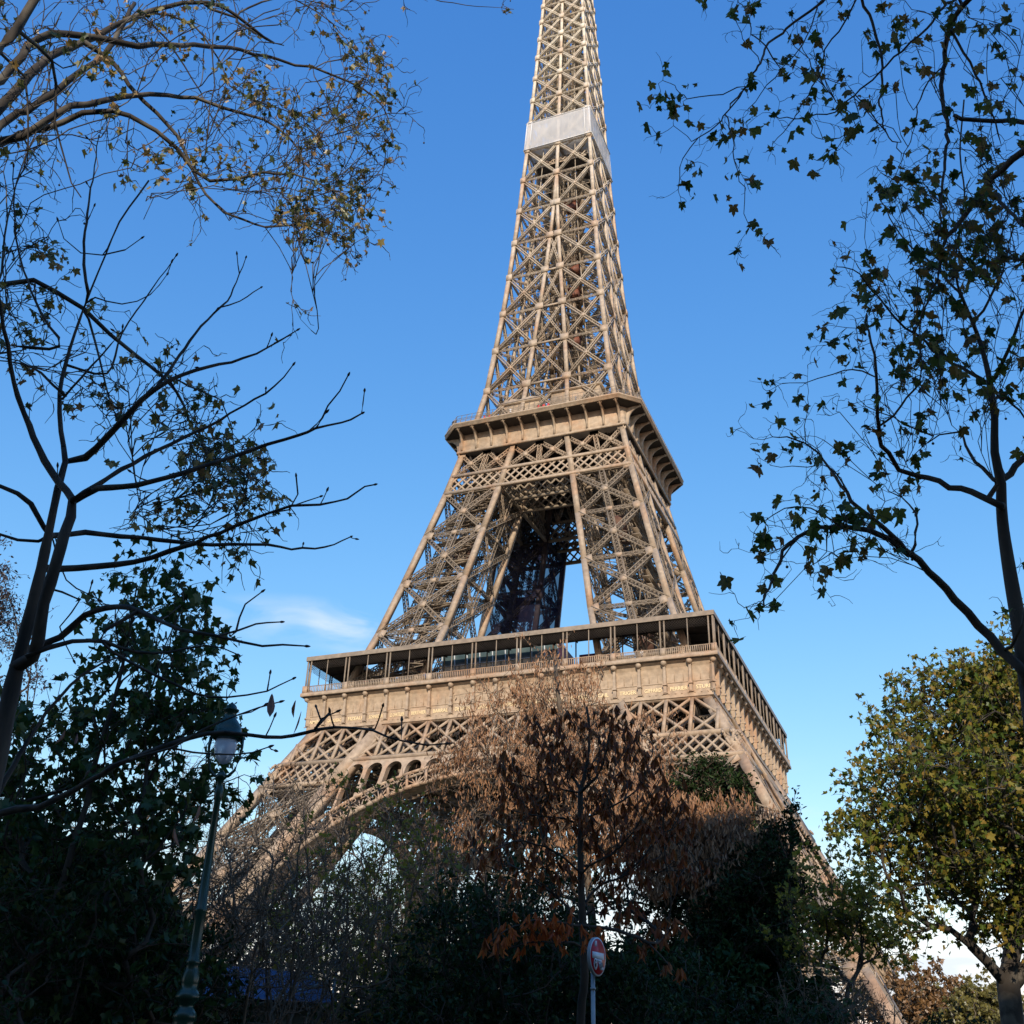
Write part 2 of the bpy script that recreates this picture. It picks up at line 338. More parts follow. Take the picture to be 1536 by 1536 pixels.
dn = bpy.data.materials.new('dark_blue_netting'); dn.use_nodes = True; t = dn.node_tree
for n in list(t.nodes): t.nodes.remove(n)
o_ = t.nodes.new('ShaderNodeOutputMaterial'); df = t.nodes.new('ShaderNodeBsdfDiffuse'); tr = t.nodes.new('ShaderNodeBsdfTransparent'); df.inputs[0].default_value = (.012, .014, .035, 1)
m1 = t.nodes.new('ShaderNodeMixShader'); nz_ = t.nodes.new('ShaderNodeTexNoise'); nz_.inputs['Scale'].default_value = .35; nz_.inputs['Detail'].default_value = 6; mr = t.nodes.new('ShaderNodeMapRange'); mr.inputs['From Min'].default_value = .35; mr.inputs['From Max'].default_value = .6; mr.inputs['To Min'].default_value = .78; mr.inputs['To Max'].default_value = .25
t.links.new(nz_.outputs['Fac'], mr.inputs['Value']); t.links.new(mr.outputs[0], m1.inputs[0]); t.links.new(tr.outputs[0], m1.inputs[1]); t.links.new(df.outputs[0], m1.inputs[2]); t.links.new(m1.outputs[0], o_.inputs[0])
q = MB()  # semi-transparent dark navy sheets over two faces of the far-left leg
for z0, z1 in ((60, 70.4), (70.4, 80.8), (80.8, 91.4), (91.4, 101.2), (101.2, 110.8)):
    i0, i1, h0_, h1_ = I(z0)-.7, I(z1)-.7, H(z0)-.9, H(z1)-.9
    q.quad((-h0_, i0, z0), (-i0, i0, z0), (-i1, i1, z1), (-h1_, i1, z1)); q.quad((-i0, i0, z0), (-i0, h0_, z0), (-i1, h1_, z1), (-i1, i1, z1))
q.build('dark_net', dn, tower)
# ---- first floor girders, arches (one per side, built on the side facing -Y, leaning with the legs)
def FP(x, z, e=0.0): return A3(x, -(H(z)-.35)-e, z)       # a point on the leaning face
NF = A3(0, -1, -.5); NF /= np.linalg.norm(NF)
g1 = MB(); zt, zb = 51.5, 45.15; B1 = 3.867
def xlim(z): return H(z)-.4
for lay, wd in ((0, 1.0), (-1.3, .8)):
    X = lambda i, z: FP(i*B1, z, lay)
    zm = (zt+zb)/2; nI = 9
    for i in range(-nI, nI+1):
        if abs(i*B1) < xlim(zb)+.5: g1.bar(X(i, zb), X(i, min(zt, 51.5)) if abs(i*B1) < xlim(zt) else FP(math.copysign(xlim(49), i), 49, lay), .5*wd, .5, NF)
        for z0, z1 in ((zb, zm), (zm, zt)):
            for dd_ in (-1, 1):
                j = i+dd_
                if abs(j*B1) < xlim(z1)+1 and abs(i*B1) < xlim(z0)+1:
                    g1.bar(X(i, z0), X(j, z1), .40*wd, .32, NF)
for z, w in ((zt+.05, .75), (zb, .75)):
    for lay in (.12, -1.3):
        g1.bar(FP(-xlim(z), z, lay), FP(xlim(z), z, lay), w, .5, NF)
# lower belts across the legs
for s_ in (-1, 1):
    for lay in (0, -1.2):
        z0, z1 = 41.5, 45.15; x0 = I(43)+.2; x1 = H(43)-.6; n_ = 8; st = (x1-x0)/n_
        for i in range(-2, n_+1):
            for dd_ in (1, -1):
                xa = x0+(i+ (0 if dd_ > 0 else 2))*st; xb = xa+2*st*dd_
                za, zc = z0, z1
                lo_, hi_ = x0-.3, x1+.5
                ta, tb = 0.0, 1.0
                for lim, sg in ((lo_, 1), (hi_, -1)):
                    da, db = (xa-lim)*sg, (xb-lim)*sg
                    if da < 0 and db < 0: ta = 2; break
                    if da < 0: ta = max(ta, da/(da-db))
                    if db < 0: tb = min(tb, da/(da-db))
                if ta < tb:
                    g1.bar(FP(s_*(xa+(xb-xa)*ta), za+(zc-za)*ta, lay), FP(s_*(xa+(xb-xa)*tb), za+(zc-za)*tb, lay), .33, .25, NF)
        g1.bar(FP(s_*(I(41.4)), 41.4, lay), FP(s_*(H(41.4)-.5), 41.4, lay), .7, .45, NF)
girder = g1.build('lattice_girder', IRON, tower)
for s_ in (-1, 1):                                     # wide plated band that follows the inner arris down to the arch
    g2 = MB()
    g2.bar(FP(s_*19.9, 51.3, .25), FP(s_*25.6, 40.8, .25), 1.9, .35, NF)
    g2.bar(FP(s_*25.4, 41.2, .25), FP(s_*(I(20)+.2), 20, .25), 1.6, .3, NF)
    g2.build('arris_plate', IRON, girder)
four(girder)

RA, CZ = 37.2, 41.1-37.2
ar = MB()
def arcp(r, a, e=0): return FP(r*math.sin(a), CZ+r*math.cos(a), e)
amax = R(68); nA = 72
for lay in (0.1, -1.6):
    for r_, w in ((RA+.25, .55), (RA+2.75, .45)):
        for i in range(nA):
            a0, a1 = -amax+2*amax*i/nA, -amax+2*amax*(i+1)/nA
            ar.bar(arcp(r_, a0, lay), arcp(r_, a1, lay), w, .4, NF)
nf = 30                                               # radial posts with a fan of bars between each two
for i in range(nf+1):
    a0 = -amax+2*amax*i/nf
    ar.bar(arcp(RA+.3, a0, .1), arcp(RA+2.7, a0, .1), .42, .35, NF)
    if i < nf:
        da = 2*amax/nf; am = a0+da/2
        for t_ in (-.36, -.2, 0, .2, .36):
            ar.bar(arcp(RA+.45, am+t_*da*.15, .1), arcp(RA+1.75-abs(t_)*1.1, am+t_*da*1.15, .1), .17, .15, NF)
        for rr, cr_ in ((.32, 1.95), ):
            for t_ in (-.25, .25):
                for k in range(8):
                    q0, q1 = k*math.pi/4, (k+1)*math.pi/4
                    f = lambda q_: arcp(RA+2.25+rr*math.sin(q_), am+t_*da+rr*math.cos(q_)/RA, .1)
                    ar.bar(f(q0), f(q1), .1, .12, NF)
for i in range(nA):                                    # soffit of the arch
    a0, a1 = -amax+2*amax*i/nA, -amax+2*amax*(i+1)/nA
    p, q = arcp(RA+.1, a0, .2), arcp(RA+.1, a1, .2); dI = A3(0, 3.6, 0)
    ar.quad(p, q, q+dI, p+dI)
arch = ar.build('arch', IRON, tower)
sp = MB()                                              # spandrel plate with round-headed openings between arch and girder
op = 3.35
zt2 = 44.9
def ext(x): return CZ+math.sqrt(max(0, (RA+2.95)**2-x*x))
nO = 8
for i in range(-nO, nO+1):
    xc = (i+.5)*op
    for s0, s1 in ((xc-op/2, xc+op/2),):
        r_ = op*.39; ztop = 44.35-r_; zb_ = ext(xc)
        if abs(xc) > 25: continue
        ang = [math.pi*k/10 for k in range(11)]
        top = [(xc-r_*math.cos(t), ztop+r_*math.sin(t)) for t in ang]
        if ztop+r_ <= max(ext(s0), ext(s1))+.35:       # no opening left near the crown
            pts = [(s0, ext(s0)), (s1, ext(s1)), (s1, zt2), (s0, zt2)]
            if zt2-ext(s0) > .05: sp.quad(*[FP(x, z, .12) for x, z in pts])
            continue
        lowl, lowr = min(ext(xc-r_), ztop), min(ext(xc+r_), ztop)
        zz = lambda x, z: max(z, ext(x))
        # plate above the opening as a fan of quads, then the two jambs
        for k in range(10):
            (xa, za), (xb, zb2) = top[k], top[k+1]
            za, zb2 = zz(xa, za), zz(xb, zb2)
            sp.quad(*[FP(x, z, .12) for x, z in ((xa, za), (xb, zb2), (xb, zt2), (xa, zt2))])
            p, q = FP(xa, za, .12), FP(xb, zb2, .12); sp.quad(p, q, q+A3(0, 1.1, 0), p+A3(0, 1.1, 0))
        sp.quad(*[FP(x, z, .12) for x, z in ((s0, min(ext(s0), zt2)), (xc-r_, min(ext(xc-r_), zt2)), (xc-r_, zt2), (s0, zt2))])
        sp.quad(*[FP(x, z, .12) for x, z in ((xc+r_, min(ext(xc+r_), zt2)), (s1, min(ext(s1), zt2)), (s1, zt2), (xc+r_, zt2))])
        for x in (xc-r_, xc+r_):
            p, q = FP(x, min(ext(x), ztop), .12), FP(x, ztop, .12); sp.quad(p, q, q+A3(0, 1.1, 0), p+A3(0, 1.1, 0))
sp.build('arcade_plate', IRON, arch)
bk = MB()                                              # lattice work behind the arch, its shade painted in by a darker paint copy
for i in range(36):
    a0, a1 = -amax+2*amax*i/36, -amax+2*amax*(i+1)/36
    for rr in (RA+.5, RA+3.2):
        bk.bar(arcp(rr, a0, -5.5), arcp(rr, a1, -5.5), .3, .3, NF)
    bk.bar(arcp(RA+.5, a0, -5.5), arcp(RA+3.2, a1, -5.5), .16, .16, NF); bk.bar(arcp(RA+.5, a1, -5.5), arcp(RA+3.2, a0, -5.5), .16, .16, NF)
    bk.bar(arcp(RA+.3, a0, -1.4), arcp(RA+.3, a1, -5.5), .16, .16, (0, 0, 1)); bk.bar(arcp(RA+.3, a1, -1.4), arcp(RA+.3, a0, -5.5), .16, .16, (0, 0, 1))
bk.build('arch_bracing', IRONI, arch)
four(arch)

# ---- first floor platform
fl = MB(); hole = 13.0
def ring_slab(mb, a, h_, z0, z1):
    mb.box((-a, -a, z0), (a, -h_, z1)); mb.box((-a, h_, z0), (a, a, z1)); mb.box((-a, -h_+.003, z0), (-h_, h_-.003, z1)); mb.box((h_, -h_+.003, z0), (a, h_-.003, z1))
ring_slab(fl, 34.9, hole, 57.0, 57.55)
ring_slab(fl, 33.2, hole+.6, 52.2, 52.5)
for k in range(-8, 9):                                  # deep floor beams under the deck
    fl.bar((k*3.9, -33, 49.9), (k*3.9, 33, 49.9), .3, 1.6, (0, 0, 1)) if abs(k*3.9) > hole else (fl.bar((k*3.9, -33, 49.9), (k*3.9, -hole, 49.9), .3, 1.6, (0, 0, 1)), fl.bar((k*3.9, 33, 49.9), (k*3.9, hole, 49.9), .3, 1.6, (0, 0, 1)))
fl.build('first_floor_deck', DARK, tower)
ig = MB()                                              # inner lattice girders ringing the central void under the first floor
for yy in (-19.4, ):
    for i in range(-10, 11):
        for dd_ in (-1, 1): 
            ig.bar((i*2.6, yy-1.0, 45.3), ((i+dd_)*2.6, yy, 51.3), .35, .3, (0, 1, 0))
    for z in (45.3, 51.3): ig.bar((-28, yy, z), (28, yy, z), .6, .5, (0, 1, 0))
    for i in range(-4, 5): lat(ig, (i*5.2, -33, 47.6), (i*5.2, yy, 47.6), 1.1, (0, 0, 1), .9, 1.3, .15, .09)
    for i in range(-4, 4): lat(ig, (i*5.2, -33, 46.6), ((i+1)*5.2, yy, 46.6), .6, (0, 0, 1), .0, 1.3, .12, .08); lat(ig, ((i+1)*5.2, -33, 46.6), (i*5.2, yy, 46.6), .6, (0, 0, 1), .0, 1.3, .12, .08)
four(ig.build('inner_girder', IRONG, tower))

fz = MB()                                              # frieze wall: a gentle cove
prof = [(33.75, 51.45), (34.15, 51.5), (34.15, 52.15), (33.95, 52.2), (33.95, 53.75), (34.05, 53.8), (34.05, 53.95), (33.9, 54.0), (33.95, 55.2), (34.1, 56.1), (34.35, 56.7), (34.8, 57.08)]
for (a0, z0), (a1, z1) in zip(prof[:-1], prof[1:]):
    fz.quad((-a0, -a0, z0), (a0, -a0, z0), (a1, -a1, z1), (-a1, -a1, z1))
for i in range(18):                                    # seams of the plates
    for t_ in (.36, .7):
        x = -34.8+(i+t_)*3.867; fz.box((x-.025, -34.02, 54.0), (x+.025, -33.9, 56.0))
for i in range(72):
    x = -34.5+i*.97; fz.box((x-.11, -34.22, 52.0), (x+.11, -34.1, 52.14))
frieze = fz.build('frieze', IRONP, tower)
mo = MB(); mo.mesh([(-35.35,-35.35,57.1),(35.35,-35.35,57.1),(34.6,-34.6,57.1),(-34.6,-34.6,57.1),(-35.35,-35.35,57.68),(35.35,-35.35,57.68),(34.6,-34.6,57.68),(-34.6,-34.6,57.68)], [(0,1,5,4),(4,5,6,7),(3,2,1,0)])
mo.build('deck_moulding', IRON, frieze)
def sphere(mb, c, r_, seg=14, rings=9):
    mb.lathe([(max(.001, r_*math.sin(math.pi*k/rings)), -r_*math.cos(math.pi*k/rings)) for k in range(rings+1)], c, seg)
con = MB()
con.box((-.2, -34.55, 53.6), (.2, -33.9, 56.45)); con.box((-.32, -34.72, 53.35), (.32, -33.9, 53.6)); con.box((-.24, -34.5, 52.3), (.24, -33.9, 53.35)); con.box((-.36, -34.42, 52.17), (.36, -33.95, 52.35))
con.box((-.28, -34.65, 56.3), (.28, -34.0, 56.42))
sphere(con, (0, -34.72, 56.78), .46)
c0 = con.build('console', IRON, frieze); c0.location = (-14.0*.7071, -14.0*.7071, 0); c0.rotation_euler = (0, 0, -math.pi/4)
for p_ in c0.data.polygons:
    p_.use_smooth = p_.area < .06
for i in range(1, 18):
    c = c0.copy(); COL.objects.link(c); c.parent = frieze; c.location = (-34.8+i*3.867, 0, 0); c.rotation_euler = (0, 0, 0)
fr = four(frieze)
NAMES = (["JAMIN", "GAY-LUSSAC", "FIZEAU", "SCHNEIDER", "LE CHATELIER", "BERTHIER", "BARRAL", "DE DION", "GOUIN", "JOUSSELIN", "BROCA", "BECQUEREL", "CORIOLIS", "CAIL", "TRIGER", "GIFFARD", "PERRIER", "STURM"],
         ["CAUCHY", "BELGRAND", "REGNAULT", "FRESNEL", "DE PRONY", "VICAT", "EBELMEN", "COULOMB", "POINSOT", "FOUCAULT", "DELAUNAY", "MORIN", "HAUY", "COMBES", "THENARD", "ARAGO", "POISSON", "MONGE"])

def text_mesh(txt, size, wid, extrude=.02):
    cu = bpy.data.curves.new('lettering', 'FONT'); cu.body = txt; cu.size = size; cu.extrude = extrude; cu.align_x = 'CENTER'; cu.offset = .012
    cu.resolution_u = 2
    o = bpy.data.objects.new('lettering', cu); COL.objects.link(o); bpy.context.view_layer.update()
    me = bpy.data.meshes.new_from_object(o.evaluated_get(bpy.context.evaluated_depsgraph_get()))
    bpy.data.objects.remove(o); bpy.data.curves.remove(cu)
    xs = [v.co.x for v in me.vertices]; w = max(xs)-min(xs); k = min(1, wid/w)
    for v in me.vertices: v.co.x *= k
    return me
for side in (0, 1):
    for i, nme in enumerate(NAMES[side]):
        me = text_mesh(nme, .82, 2.6); me.materials.append(GOLD)
        o = bpy.data.objects.new('name_lettering', me); COL.objects.link(o); o.parent = fr[side]
        o.location = (-34.8+(i+.5)*3.867, -34.0, 52.62); o.rotation_euler = (math.pi/2, 0, 0)

rl = MB()
for z in (57.85, 58.9): rl.bar((-35.0, -35.0, z), (35.0, -35.0, z), .1, .1, (0, 1, 0))
x = -34.7
while x < 34.8:
    rl.bar((x, -35.0, 57.75), (x, -35.0, 58.9), .12, .06, (0, 1, 0)); x += .31
for i in range(0, 19, 2): rl.box((-34.8+i*3.867-.42, -35.12, 57.68), (-34.8+i*3.867+.42, -34.9, 58.97))
four(rl.build('balustrade', IRON, tower))
cp = MB()                                              # canopy
ca, ci = 35.1, 28.6
V = []
for a, z in ((ca, 63.45), (ca, 64.2), (ca-.4, 64.35), (ci, 64.9), (ci, 64.1)):
    V += [(-a, -a, z), (a, -a, z)]
F = [(2*k, 2*k+1, 2*k+3, 2*k+2) for k in range(4)]
cp.mesh(V, F)
can = cp.build('canopy', IRONG, tower)
cs = MB(); cs.quad((-ca, -ca, 63.44), (-ci, -ci, 64.05), (ci, -ci, 64.05), (ca, -ca, 63.44))
for i in range(-8, 9): cs.bar((i*3.867, -ca+.3, 63.4), (i*3.867, -ci, 63.95), .12, .3, (0, 0, 1))
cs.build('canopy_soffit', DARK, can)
# bird netting hung under the front of the canopy: a real diamond mesh of wires
bn = MB()
for i in range(int(70/.42)):
    x = -35+i*.42
    for s_ in (-1, 1):
        xa, xb = x, x+s_*1.5
        if abs(xb) < 34.9: bn.bar((xa, -34.75, 63.4), (xb, -34.75, 61.9), .035, .035, (0, 1, 0))
bn.build('bird_netting', DARK, can)
pp = MB()
for s_ in (-.32, .32): pp.lathe([(.13, 0), (.13, 5.7)], (s_, -34.85, 57.75), 8)
post = pp.build('post_pair', IRONG, can)
ps = MB(); ps.lathe([(.085, 0), (.085, 5.7)], (0, -34.85, 57.75), 6)
pi_ = MB(); pi_.lathe([(.12, 0), (.12, 6.2)], (0, -29.5, 57.6), 6); ip0 = pi_.build('inner_post', IRONG, can)
for i in range(-7, 8):
    if i == -7: ip0.location.x = -7*3.867; continue
    c = ip0.copy(); COL.objects.link(c); c.parent = can; c.location.x = i*3.867
single = ps.build('single_post', IRONG, can)
for i in range(1, 18):
    if i == 1: single.location.x = -34.8+3.867; continue
    src = post if i % 2 == 0 else single
    if i == 2: post.location.x = -34.8+2*3.867; continue
    c = src.copy(); COL.objects.link(c); c.parent = can; c.location.x = -34.8+i*3.867
for x in (-34.45, 34.45):
    c = post.copy(); COL.objects.link(c); c.parent = can; c.location.x = x
four(can)

# pavilions on the first floor
pv = MB()
def pavilion(cx, cy, w, d, z1, lean):
    g = MB(); x0, x1, y0, y1 = cx-w/2, cx+w/2, cy-d/2, cy+d/2; z0 = 57.6
    g.mesh([(x0,y0+lean,z0),(x1,y0+lean,z0),(x1-1,y1,z0),(x0+1,y1,z0),(x0+1.2,y0,z1),(x1-1.2,y0,z1),(x1-1.2,y1,z1-.6),(x0+1.2,y1,z1-.6)],
           [(4,5,6,7),(1,2,6,5),(2,3,7,6),(3,0,4,7)])
    return g
p1 = pavilion(-3, -21.5, 22, 11, 66.6, 1.5)
o = p1.build('pavilion', REDP, tower)
gz = MB()
for i in range(9):
    x0 = -13.4+i*2.33
    gz.quad((x0+.1, -25.6, 57.7), (x0+2.23, -25.6, 57.7), (x0+2.23, -26.95, 65.9), (x0+.1, -26.95, 65.9))
gz.build('pavilion_glazing', GLASSG, o)
fm = MB()
for i in range(10):
    x0 = -13.4+i*2.33; fm.bar((x0, -25.62, 57.7), (x0, -27.0, 65.9), .14, .2, (0, 1, 0))
for z in (60.2, 63): fm.bar((-13.4, -26.1-(z-60)*.16, z), (7.6, -26.1-(z-60)*.16, z), .1, .12, (0, 1, 0))
fm.build('pavilion_mullions', PALE, o)
for k in (1, 2, 3):
    c = o.copy(); COL.objects.link(c); c.rotation_euler = (0, 0, k*math.pi/2)
    for ch in o.children:
        g = ch.copy(); COL.objects.link(g); g.parent = c
kk = MB(); kk.box((11.5, -27.5, 57.6), (15.5, -22, 62.2)); kk.box((-18.5, -27, 57.6), (-14.5, -23, 61.2)); kk.box((19, -24.6, 57.6), (22.5, -20, 60.6))
kk.build('kiosk', REDP, tower)

# ---- second floor belts, cornice
def belt(yf, x0, x1, za, zc, st, wd, mb, lay=0):
    n = int(math.ceil((x1-x0)/st))
    hgt = zc-za
    for i in range(-6, n+7):
        for dd_ in (1, -1):
            xa = x0+i*st; xb = xa+hgt*.95*dd_; ta, tb = 0., 1.
            for lim, sg in ((x0, 1), (x1, -1)):
                da, db = (xa-lim)*sg, (xb-lim)*sg
                if da <= 0 and db <= 0: ta = 2; break
                if da < 0: ta = max(ta, da/(da-db))
                if db < 0: tb = min(tb, da/(da-db))
            if ta < tb:
                P = lambda t: A3(xa+(xb-xa)*t, yf(za+hgt*t), za+hgt*t); mb.bar(P(ta), P(tb), wd, .2, (0, -1, -.25))
b2 = MB(); yf = lambda z: -(H(z)-.3)
belt(yf, -(H(103)-.5), H(103)-.5, 101.6, 105.2, 1.85, .33, b2)
for z in (101.35, 105.45): b2.bar((-(H(z)-.4), yf(z)-.05, z), (H(z)-.4, yf(z)-.05, z), .55, .8, (0, -1, 0))
xs_ = [(-(H(108)-.6), -I(108)), (-I(108), 0), (0, I(108)), (I(108), H(108)-.6)]
# upper X bracing between belt and cornice: six panels
def XP(x, z):  # spread x proportionally with height
    return A3(x, yf(z)+.35, z)
pan = []
for s_ in (-1, 1):
    a0, m0, c0_ = I(105.6), (I(105.6)+H(105.6)-.5)/2, H(105.6)-.5
    a1, m1, c1 = I(110.9), (I(110.9)+H(110.9)-.5)/2, H(110.9)-.5
    pan += [((s_*a0, s_*a1), (s_*m0, s_*m1)), ((s_*m0, s_*m1), (s_*c0_, s_*c1)), ((0, 0), (s_*a0, s_*a1))]
    lat(b2, XP(s_*m0, 105.6), XP(s_*m1, 110.9), .7, (0, -1, 0), .6, .75, .13, .07)
lat(b2, XP(0, 105.6), XP(0, 110.9), .7, (0, -1, 0), .6, .75, .13, .07)
for (x0, x0t), (x1, x1t) in pan:
    lat(b2, XP(x0, 105.7), XP(x1t, 110.9), .62, (0, -1, 0), .5, .7, .13, .07); lat(b2, XP(x1, 105.7), XP(x0t, 110.9), .62, (0, -1, 0), .6, .7, .13, .07)
    plate(b2, XP((x0+x1t)/2, 108.3)+A3(0, -.45, 0), (0, 0, 1), (0, -1, 0), .9, .9)
    for x in (x0t, x1t): plate(b2, XP(x, 110.6)+A3(0, -.5, 0), (0, 0, 1), (0, -1, 0), 1.7, .7)
four(b2.build('belt_girder', IRON, tower))
b3 = MB()
for yy in (-7.2, -12.6):
    belt(lambda z: yy, -17.6 if yy < -8 else -17.0, 17.6 if yy < -8 else 17.0, 101.6, 105.2, 1.85, .33, b3)
    for z in (101.35, 105.45): b3.bar((-17.4, yy, z), (17.4, yy, z), .5, .6, (0, -1, 0))
for i in range(-4, 5):
    if i % 2: lat(b3, (i*1.55, -7.2, 105.7), ((i+1)*1.55, -7.2, 111), .5, (0, -1, 0), .4, .8, .12, .07); lat(b3, ((i)*1.55, -7.2, 105.7), ((i-1)*1.55, -7.2, 111), .5, (0, -1, 0), .4, .8, .12, .07)
four(b3.build('inner_belt_girder', IRONG, tower))

def octo(a, c, z):   # octagon = chamfered square, counter clockwise from front-left
    return [(-a+c, -a, z), (a-c, -a, z), (a, -a+c, z), (a, a-c, z), (a-c, a, z), (-a+c, a, z), (-a, a-c, z), (-a, -a+c, z)]
cn = MB()
prof2 = [(17.35, .25, 110.95), (17.6, .3, 111.0), (17.6, .3, 111.45), (17.35, .3, 111.5), (17.36, .35, 112.6), (17.36, .5, 113.6), (17.4, .7, 114.6), (17.45, .8, 115.1), (17.6, .9, 115.22), (20.3, 3.4, 115.25)]
rings = [octo(*p_) for p_ in prof2]
V = [p for r_ in rings for p in r_]; F = []
for k in range(len(rings)-1):
    for i in range(8): F.append((k*8+i, k*8+(i+1) % 8, (k+1)*8+(i+1) % 8, (k+1)*8+i))
ks = 7*8; cn.mesh(V, F[:ks])
cornice = cn.build('cornice', IRON, tower)
cf = MB(); cf.mesh(V, F[ks:]); cf.build('cornice_soffit', DARK, cornice)  # soffit coloured dark in place of the shade under the overhang
fa = MB(); rr = [octo(20.3, 3.4, 115.25), octo(20.5, 3.5, 115.3), octo(20.5, 3.5, 115.95), octo(20.62, 3.55, 116.0), octo(20.62, 3.55, 116.25), octo(19.5, 3.2, 116.28)]
V = [p for r_ in rr for p in r_]; F = [(k*8+i, k*8+(i+1) % 8, (k+1)*8+(i+1) % 8, (k+1)*8+i) for k in range(5) for i in range(8)]
fa.mesh(V, F); fa.build('fascia', IRON, cornice)
# curved brackets
def bracket_mesh():
    b = MB(); P = [(17.4, 111.5), (17.85, 111.5), (17.85, 112.7), (18.05, 113.5), (18.5, 114.2), (19.2, 114.75), (20.25, 115.15), (20.25, 115.25)]
    top = [(17.3, 111.5), (17.3, 112.0), (17.3, 112.6), (17.3, 113.3), (17.35, 114.2), (17.4, 115.1), (18.6, 115.2), (20.25, 115.24)]
    t = .17; n = len(P)
    V = [(s_*t, -y, z) for s_ in (-1, 1) for y, z in P]+[(s_*t, -y, z) for s_ in (-1, 1) for y, z in top]
    F = []
    for i in range(n-1):
        F.append((i, i+1, n+i+1, n+i)); F.append((i, 2*n+i, 2*n+i+1, i+1)); F.append((n+i, n+i+1, 3*n+i+1, 3*n+i))
    b.mesh(V, F); b.box((-.42, -20.1, 115.05), (-.26, -19.94, 115.22)); b.box((.26, -20.1, 115.05), (.42, -19.94, 115.22))
    return b
br0 = None
for k in range(4):
    for i in range(11):
        if br0 is None: br0 = bracket_mesh().build('bracket', IRON, cornice); c = br0
        else: c = br0.copy(); COL.objects.link(c); c.parent = cornice
        x = -16.5+i*3.3; x = max(-16.3, min(16.3, x))
        c.location = (math.cos(k*math.pi/2)*x, math.sin(k*math.pi/2)*x, 0); c.rotation_euler = (0, 0, k*math.pi/2)
d2 = MB(); ring_slab(d2, 17.3, 4.5, 111.0, 111.4); ring_slab(d2, 18.4, 4.5, 116.0, 116.25)
for i in range(-3, 4): d2.bar((-16.5, i*5+.1, 110.4), (16.5, i*5+.1, 110.4), .25, 1.0, (0, 0, 1)); d2.bar((i*5+.1, -16.5, 110.2), (i*5+.1, 16.5, 110.2), .25, 1.0, (0, 0, 1))
d2.build('second_floor_deck', DARK, tower)
# railing with a mesh fence leaning inwards
rb = MB(); o8 = octo(20.3, 3.45, 116.3); o8t = octo(20.0, 3.4, 118.2)
for i in range(8):
    p, q = np.array(o8[i]), np.array(o8[(i+1) % 8]); pt, qt = np.array(o8t[i]), np.array(o8t[(i+1) % 8]); Ln = np.linalg.norm(q-p); m = max(2, int(Ln/1.1))
    for z in (.45, .62, 1): rb.bar(p+(pt-p)*z, q+(qt-q)*z, .06, .06, (0, 0, 1))
    for j in range(m+1): rb.bar(p+(q-p)*j/m, pt+(qt-pt)*j/m, .09, .09, (0, 0, 1))
    m2 = int(Ln/.22)
    for j in range(m2): rb.bar(p+(q-p)*j/m2, p+(q-p)*j/m2+A3(0, 0, .85), .03, .03, (0, 0, 1))
rb.build('railing', IRONG, tower)
# shops and upper deck of the second floor
ph = MB()
for (x0, x1, y0, y1, z1) in ((-9.6, -1.4, -14.1, -8, 122.6), (1.2, 11.4, -13.9, -7, 123.6), (-13, -9.8, -7.9, 8, 121.2), (9.8, 13, -6.5, 8, 121.8), (-8, 8, 8, 13, 121.6)):
    ph.box((x0, y0, 119.6), (x1, y1, z1)); ph.box((x0-.5, y0-.5, z1+.003), (x1+.5, y1+.5, z1+.22)); ph.box((x0+.4, y0+.5, 116.31), (x1-.4, y1-.2, 119.597))
    for k_ in range(int((x1-x0)/1.6)): ph.box((x0+.8+k_*1.6, y0-.06, 119.7), (x0+.86+k_*1.6, y0-.003, z1-.1))
ph.mesh([(-10.2, -14.7, 122.83), (-6.9, -14.7, 123.6), (-5.6, -14.7, 123.1), (-3, -14.7, 123.5), (-.8, -14.7, 122.9), (-10.2, -8, 122.83), (-6.9, -8, 123.6), (-5.6, -8, 123.1), (-3, -8, 123.5), (-.8, -8, 122.9)], [(0,1,6,5),(1,2,7,6),(2,3,8,7),(3,4,9,8),(4,3,2,1,0)])
pav = ph.build('shop_pavilion', IRON, tower)
pw = MB()
for (x0, x1, y0) in ((-8.8, -2.4, -13.74), (2.2, 10.4, -13.54)):
    n = int((x1-x0)/1.1)
    for i in range(n): pw.box((x0+i*1.1, y0, 117.0), (x0+i*1.1+.9, y0+.12, 119.4))
pw.build('shop_window', DARK, pav)
rd = MB()
SRED = mat('signal_red', (.55, .03, .03), .5)
for x, y in ((-11.2, -18.6), (-10.2, -18.5), (.5, -18.9), (1.5, -18.9), (2.4, -18.8)):
    rd = MB(); rd.lathe([(.30, 0), (.36, .6), (.3, 1.3), (.14, 1.7)], (x, y, 116.3), 8); rd.box((x-.4, y-.05, 116.5), (x+.4, y+.05, 117.5)); rd.build('red_barrier', SRED, tower)

